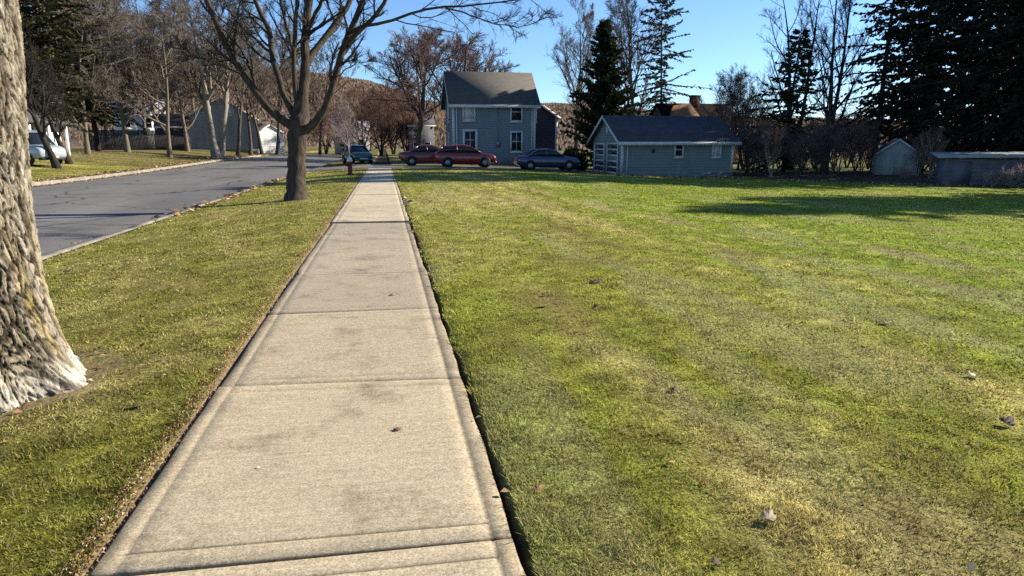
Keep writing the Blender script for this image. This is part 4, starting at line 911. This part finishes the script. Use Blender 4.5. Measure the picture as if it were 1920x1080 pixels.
car('parked_car', 'dark red hatchback parked nose right in front of the blue house door', (5.42, 46.2, sz(5.4, 46.2)), -.03, M['red'], 'hatch', GCars, 4.15)
car('parked_car', 'maroon car half hidden behind the front red hatchback', (3.1, 48.6, sz(3.1, 48.6)), .03, M['red2'], 'sedan', GCars, 4.2)
car('parked_car', 'dark navy sedan parked beside the garage doors', (11.0, 45.6, sz(11, 45.6)), .02, M['blue'], 'sedan', None, 4.5)
car('parked_car', 'small dim teal car seen end-on past the fire hydrant', (-2.2, 57.0, gz(-2.2, 57)), -1.25, M['teal'], 'hatch', None, 3.9, .82)
vx, vy = place(48, 41); car('van', 'white van parked by the porch house half behind the near trunk', (vx, vy, gz(vx, vy)), -.55, M['vanw_shade'], 'van', None, 5.0, .95)['category'] = 'van'

# ------------------------------------------------------------------ fire hydrant
hx_, hy_ = -1.73, 35.0
Hd = thing('fire_hydrant', 'red fire hydrant with a white bonnet on the grass strip', 'hydrant', (hx_, hy_, gz(hx_, hy_)), .3)
MB().lathe([(.17, 0), (.17, .05), (.115, .07), (.11, .56), (.135, .58), (.135, .63), (.11, .65)], n=16).build('barrel', M['hyd'], Hd, smooth=False)
MB().lathe([(.14, .65), (.145, .70), (.12, .79), (.07, .86), (.03, .88), (.03, .93), (.0, .93)], n=16).build('bonnet', M['hydw'], Hd, smooth=True)
for a in (0, PI/2, PI):
    c, s = math.cos(a), math.sin(a); z = .47 if a != PI/2 else .42
    MB().cyl((c*.1, -s*.1, z), (c*.2, -s*.2, z), .055, .055, 10).cyl((c*.2, -s*.2, z), (c*.225, -s*.225, z), .065, .06, 8).build('nozzle_cap', M['hydw'] if a == 0 else M['hyd'], Hd)

# ------------------------------------------------------------------ fallen leaves big enough to single out
def leaf(label, u, v, size, c, rz, curl=.5, name='fallen_leaf', z0=None, tilt=.15, group='fallen leaves'):
    size *= .82; curl *= .6; tilt *= .6
    r = cF+(u-960)/FPX*cR+(540-v)/FPX*cU; z = 0.0
    for _ in range(4):
        tt = (z-CAMH)/r[2]; x, y = tt*r[0], tt*r[1]; z = 0 if (WL < x < WR) else gz(x, y)
    lobes = 26; vs = [(0, 0, .0)]; rnd = random.Random(u*7+v)
    for k in range(lobes):
        a = k*2*PI/lobes; rr = size*(.72+.2*abs(math.cos(2.5*a))+.1*rnd.random()); px, py = rr*math.cos(a), rr*math.sin(a)*.85
        vs.append((px, py, curl*((px*px)*1.1+(py*py)*.5)/size+rnd.uniform(-.06, .06)*size))
    fs = [(0, 1+k, 1+(k+1) % lobes) for k in range(lobes)]
    st = MB(); st.add(vs, fs); n = len(st.v)
    st.cyl((0, 0, 0), (-size*1.3, .1*size, curl*size*.7), size*.03, size*.02, 5)
    mm = mat('leaf_'+str(u), c, tuple(k*.6 for k in c), 40, .8, .3, 90)
    o = mk(name, st.v, polys=st.f, m=mm); sd_ = o.modifiers.new('thickness', 'SOLIDIFY'); sd_.thickness = .0012
    o.location = (x, y, z+(.012 if not (WL < x < WR) else .004)); o.rotation_euler = (tilt, -tilt*.6, rz); tag(o, label, 'leaf', group)
br = (.10, .055, .03); dkl = (.075, .05, .034); pl_ = (.50, .45, .38); tn = (.3, .17, .085)
leaf('brown leaf lying in the middle of the nearest whole sidewalk slab', 745, 806, .028, (.2, .105, .05), .4, .3)
leaf('small tan leaf on the far sidewalk slabs', 736, 553, .035, (.34, .2, .1), 1.2, .5)
leaf('white scrap of leaf on the left of the nearest sidewalk slab', 483, 878, .012, (.75, .72, .68), .2, .2, z0=0)
leaf('pale curled leaf on the lawn at the bottom right of centre', 1440, 976, .042, (.36, .28, .22), .8, .9, tilt=.3)
leaf('dark curled leaf at the far right of the lawn', 1886, 797, .055, dkl, .3, 1.0, tilt=.4)
leaf('pale upturned leaf beyond the dark leaf at the right of the lawn', 1824, 708, .045, pl_, 1.9, .9, tilt=.3)
leaf('pale leaf lying on the brightest green grass', 1661, 608, .05, pl_, 2.5, .9, tilt=.3)
leaf('black curled leaf on the straw-coloured streak', 1263, 736, .035, dkl, .9, 1.0, tilt=.4)
leaf('wide dark leaf on the lawn in line with the garage doors', 1117, 531, .085, dkl, .1, .6, tilt=.2)
leaf('small dark leaf nearest the sidewalk on the far lawn', 861, 493, .055, dkl, 2.2, .9, tilt=.4)
leaf('upper of two dark leaves close together on the lawn', 1020, 556, .04, br, 1.2, .9, tilt=.4)
leaf('lower of two dark leaves close together on the lawn', 1017, 578, .05, dkl, 3.0, .7, tilt=.3)
leaf('tan and dark leaf near the sidewalk edge on the near lawn', 1008, 922, .03, tn, .6, .9, tilt=.4)
leaf('dark leaf at the bottom edge of the lawn', 1342, 1062, .026, dkl, 1.6, 1.0, tilt=.4)
leaf('brown leaf on the grass strip between the trunk and the sidewalk', 258, 766, .04, br, 2.6, .9, tilt=.3)
leaf('dark leaf on the grass strip by the road kerb', 126, 512, .06, dkl, .4, .9, tilt=.3)

# ------------------------------------------------------------------ grass and litter (stuff)
rng = np.random.default_rng(4)
def scatter(n, r0, r1, a0, a1, k=1.0):
    lo, hi = r0, r1
    r = np.exp(np.log(lo)+(np.log(hi)-np.log(lo))*rng.random(n)**k); a = YAW+np.radians(a0+(a1-a0)*rng.random(n)); return r*np.sin(a), r*np.cos(a), r
def blades(x, y, r, hmul=1.0):
    n = len(x); c = lawn_colour(x, y)
    hgt = (.007+.019*rng.random(n))*(1+.8*(fbm(x*9, y*9, 99, 3)-.5)*2)*hmul
    near = ((x > WR) & (x < WR+.25)) | ((x < WL) & (x > WL-.12)); hgt = np.where(near, hgt*1.25, hgt)
    wd = np.maximum(.0019, .00075*r)*(.6+.8*rng.random(n)); hgt = hgt*np.clip(1+.012*(r-6), 1, 1.4)
    az = rng.random(n)*2*PI; lean = (.25+1.0*rng.random(n))*hgt*1.1; la = rng.random(n)*2*PI
    z = ground_z(x, y)-.006+.02*(fbm(x*1.5, y*1.5, 91, 3)-.5)
    b = np.stack([x, y, z], -1); ax = np.stack([np.cos(az), np.sin(az), 0*az], -1)*wd[:, None]
    tip = b+np.stack([np.cos(la)*lean, np.sin(la)*lean, hgt], -1)
    mid = b*.45+tip*.55+np.array([0, 0, 1])*(hgt*.10)[:, None]
    V_ = np.stack([b-ax, b+ax, mid+ax*.8, tip, mid-ax*.8], 1)
    rv = rng.random((n, 1)); cc = c*(.45+1.0*rv)
    dead = rng.random((n, 1)) < .13; cc = np.where(dead, np.array([.40, .31, .16])*(.6+.6*rng.random((n, 1))), cc)
    return V_, np.repeat(cc, 5, 0)
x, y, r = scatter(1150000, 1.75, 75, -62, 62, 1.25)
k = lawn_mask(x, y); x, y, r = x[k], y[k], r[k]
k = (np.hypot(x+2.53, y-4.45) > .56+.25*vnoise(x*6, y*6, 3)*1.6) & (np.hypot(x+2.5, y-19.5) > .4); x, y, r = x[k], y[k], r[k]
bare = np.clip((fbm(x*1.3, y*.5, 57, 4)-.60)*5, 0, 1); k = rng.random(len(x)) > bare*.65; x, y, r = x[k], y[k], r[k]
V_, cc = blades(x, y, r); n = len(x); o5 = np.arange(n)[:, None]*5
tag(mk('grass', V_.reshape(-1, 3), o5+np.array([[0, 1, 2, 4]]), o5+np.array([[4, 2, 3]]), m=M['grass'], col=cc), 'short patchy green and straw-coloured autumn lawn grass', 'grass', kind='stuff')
# leaf litter: along the kerbs, the left sidewalk edge, the undergrowth and the foot of the near tree
xs = []; ys = []
def band(n, xa, xb, ya, yb, bias=1.0): xs.append(xa+(xb-xa)*rng.random(n)); ys.append(ya+(yb-ya)*rng.random(n)**bias)
band(5200, -16.2, -14.9, 24, 85); band(900, -17.4, -15.4, 55, 95); band(420, -5.35, -4.7, 22, 44); band(160, -5.3, -4.7, 8, 24)
band(6500, WL-.10, WL+.005, 1.6, 20, 1.8); band(40, WR-.02, WR+.1, 2, 20)
n = 90; a = rng.random(n)*2*PI; q = .55+.6*rng.random(n)**1.5; xs.append(-2.53+q*np.cos(a)); ys.append(4.45+q*np.sin(a))
n = 2600; xx = 13+26*rng.random(n); xs.append(xx); ys.append(back_edge(xx)+rng.normal(.3, .7, n))
n = 70; rr_ = np.exp(np.log(2.2)+np.log(14)*rng.random(n)); aa = YAW+np.radians(-40+80*rng.random(n)); xs.append(rr_*np.sin(aa)); ys.append(rr_*np.cos(aa))
x = np.concatenate(xs); y = np.concatenate(ys); n = len(x); d = np.hypot(x, y)
k = ~((x > WL+.03) & (x < WR-.06)); x, y, d = x[k], y[k], d[k]; n = len(x)
sz_ = np.where(d < 16, .016+.016*rng.random(n), .05+.06*rng.random(n)); sz_ = np.where((x > WL-.3) & (x < WL+.05), .003+.006*rng.random(n), sz_)
z = np.where((x < KN-.17) & (x > KF+.02), road_z(x, y)+.012, ground_z(x, y)+.012+.012*(d > 16)); z = np.where((x > WL-.01) & (x < WR), .004, z)
z = np.where(((x <= KN) & (x > KN-.17)) | ((x < KF+.02) & (x > KF-.18)), ground_z(x, y)+.05, z)
a = rng.random(n)*2*PI; p = np.stack([x, y, z], -1); t1 = np.stack([np.cos(a), np.sin(a), rng.normal(0, .35, n)], -1)*sz_[:, None]; t2 = np.stack([-np.sin(a), np.cos(a), rng.normal(0, .35, n)], -1)*(sz_*.6)[:, None]
V_ = np.stack([p-t1, p+t2+np.array([0, 0, .008]), p+t1, p-t2+np.array([0, 0, .008])], 1).reshape(-1, 3)
pal = np.array([[.40, .27, .13], [.30, .17, .08], [.22, .12, .06], [.48, .38, .24], [.14, .085, .05], [.36, .2, .08]])
cc = pal[rng.integers(0, 6, n)]*(.7+.5*rng.random((n, 1)))
tag(mk('leaf_litter', V_, np.arange(len(V_)).reshape(-1, 4), m=M['leaf'], col=np.repeat(cc, 4, 0)), 'dry tan and brown leaf litter along the kerbs and sidewalk edge', 'leaves', kind='stuff')
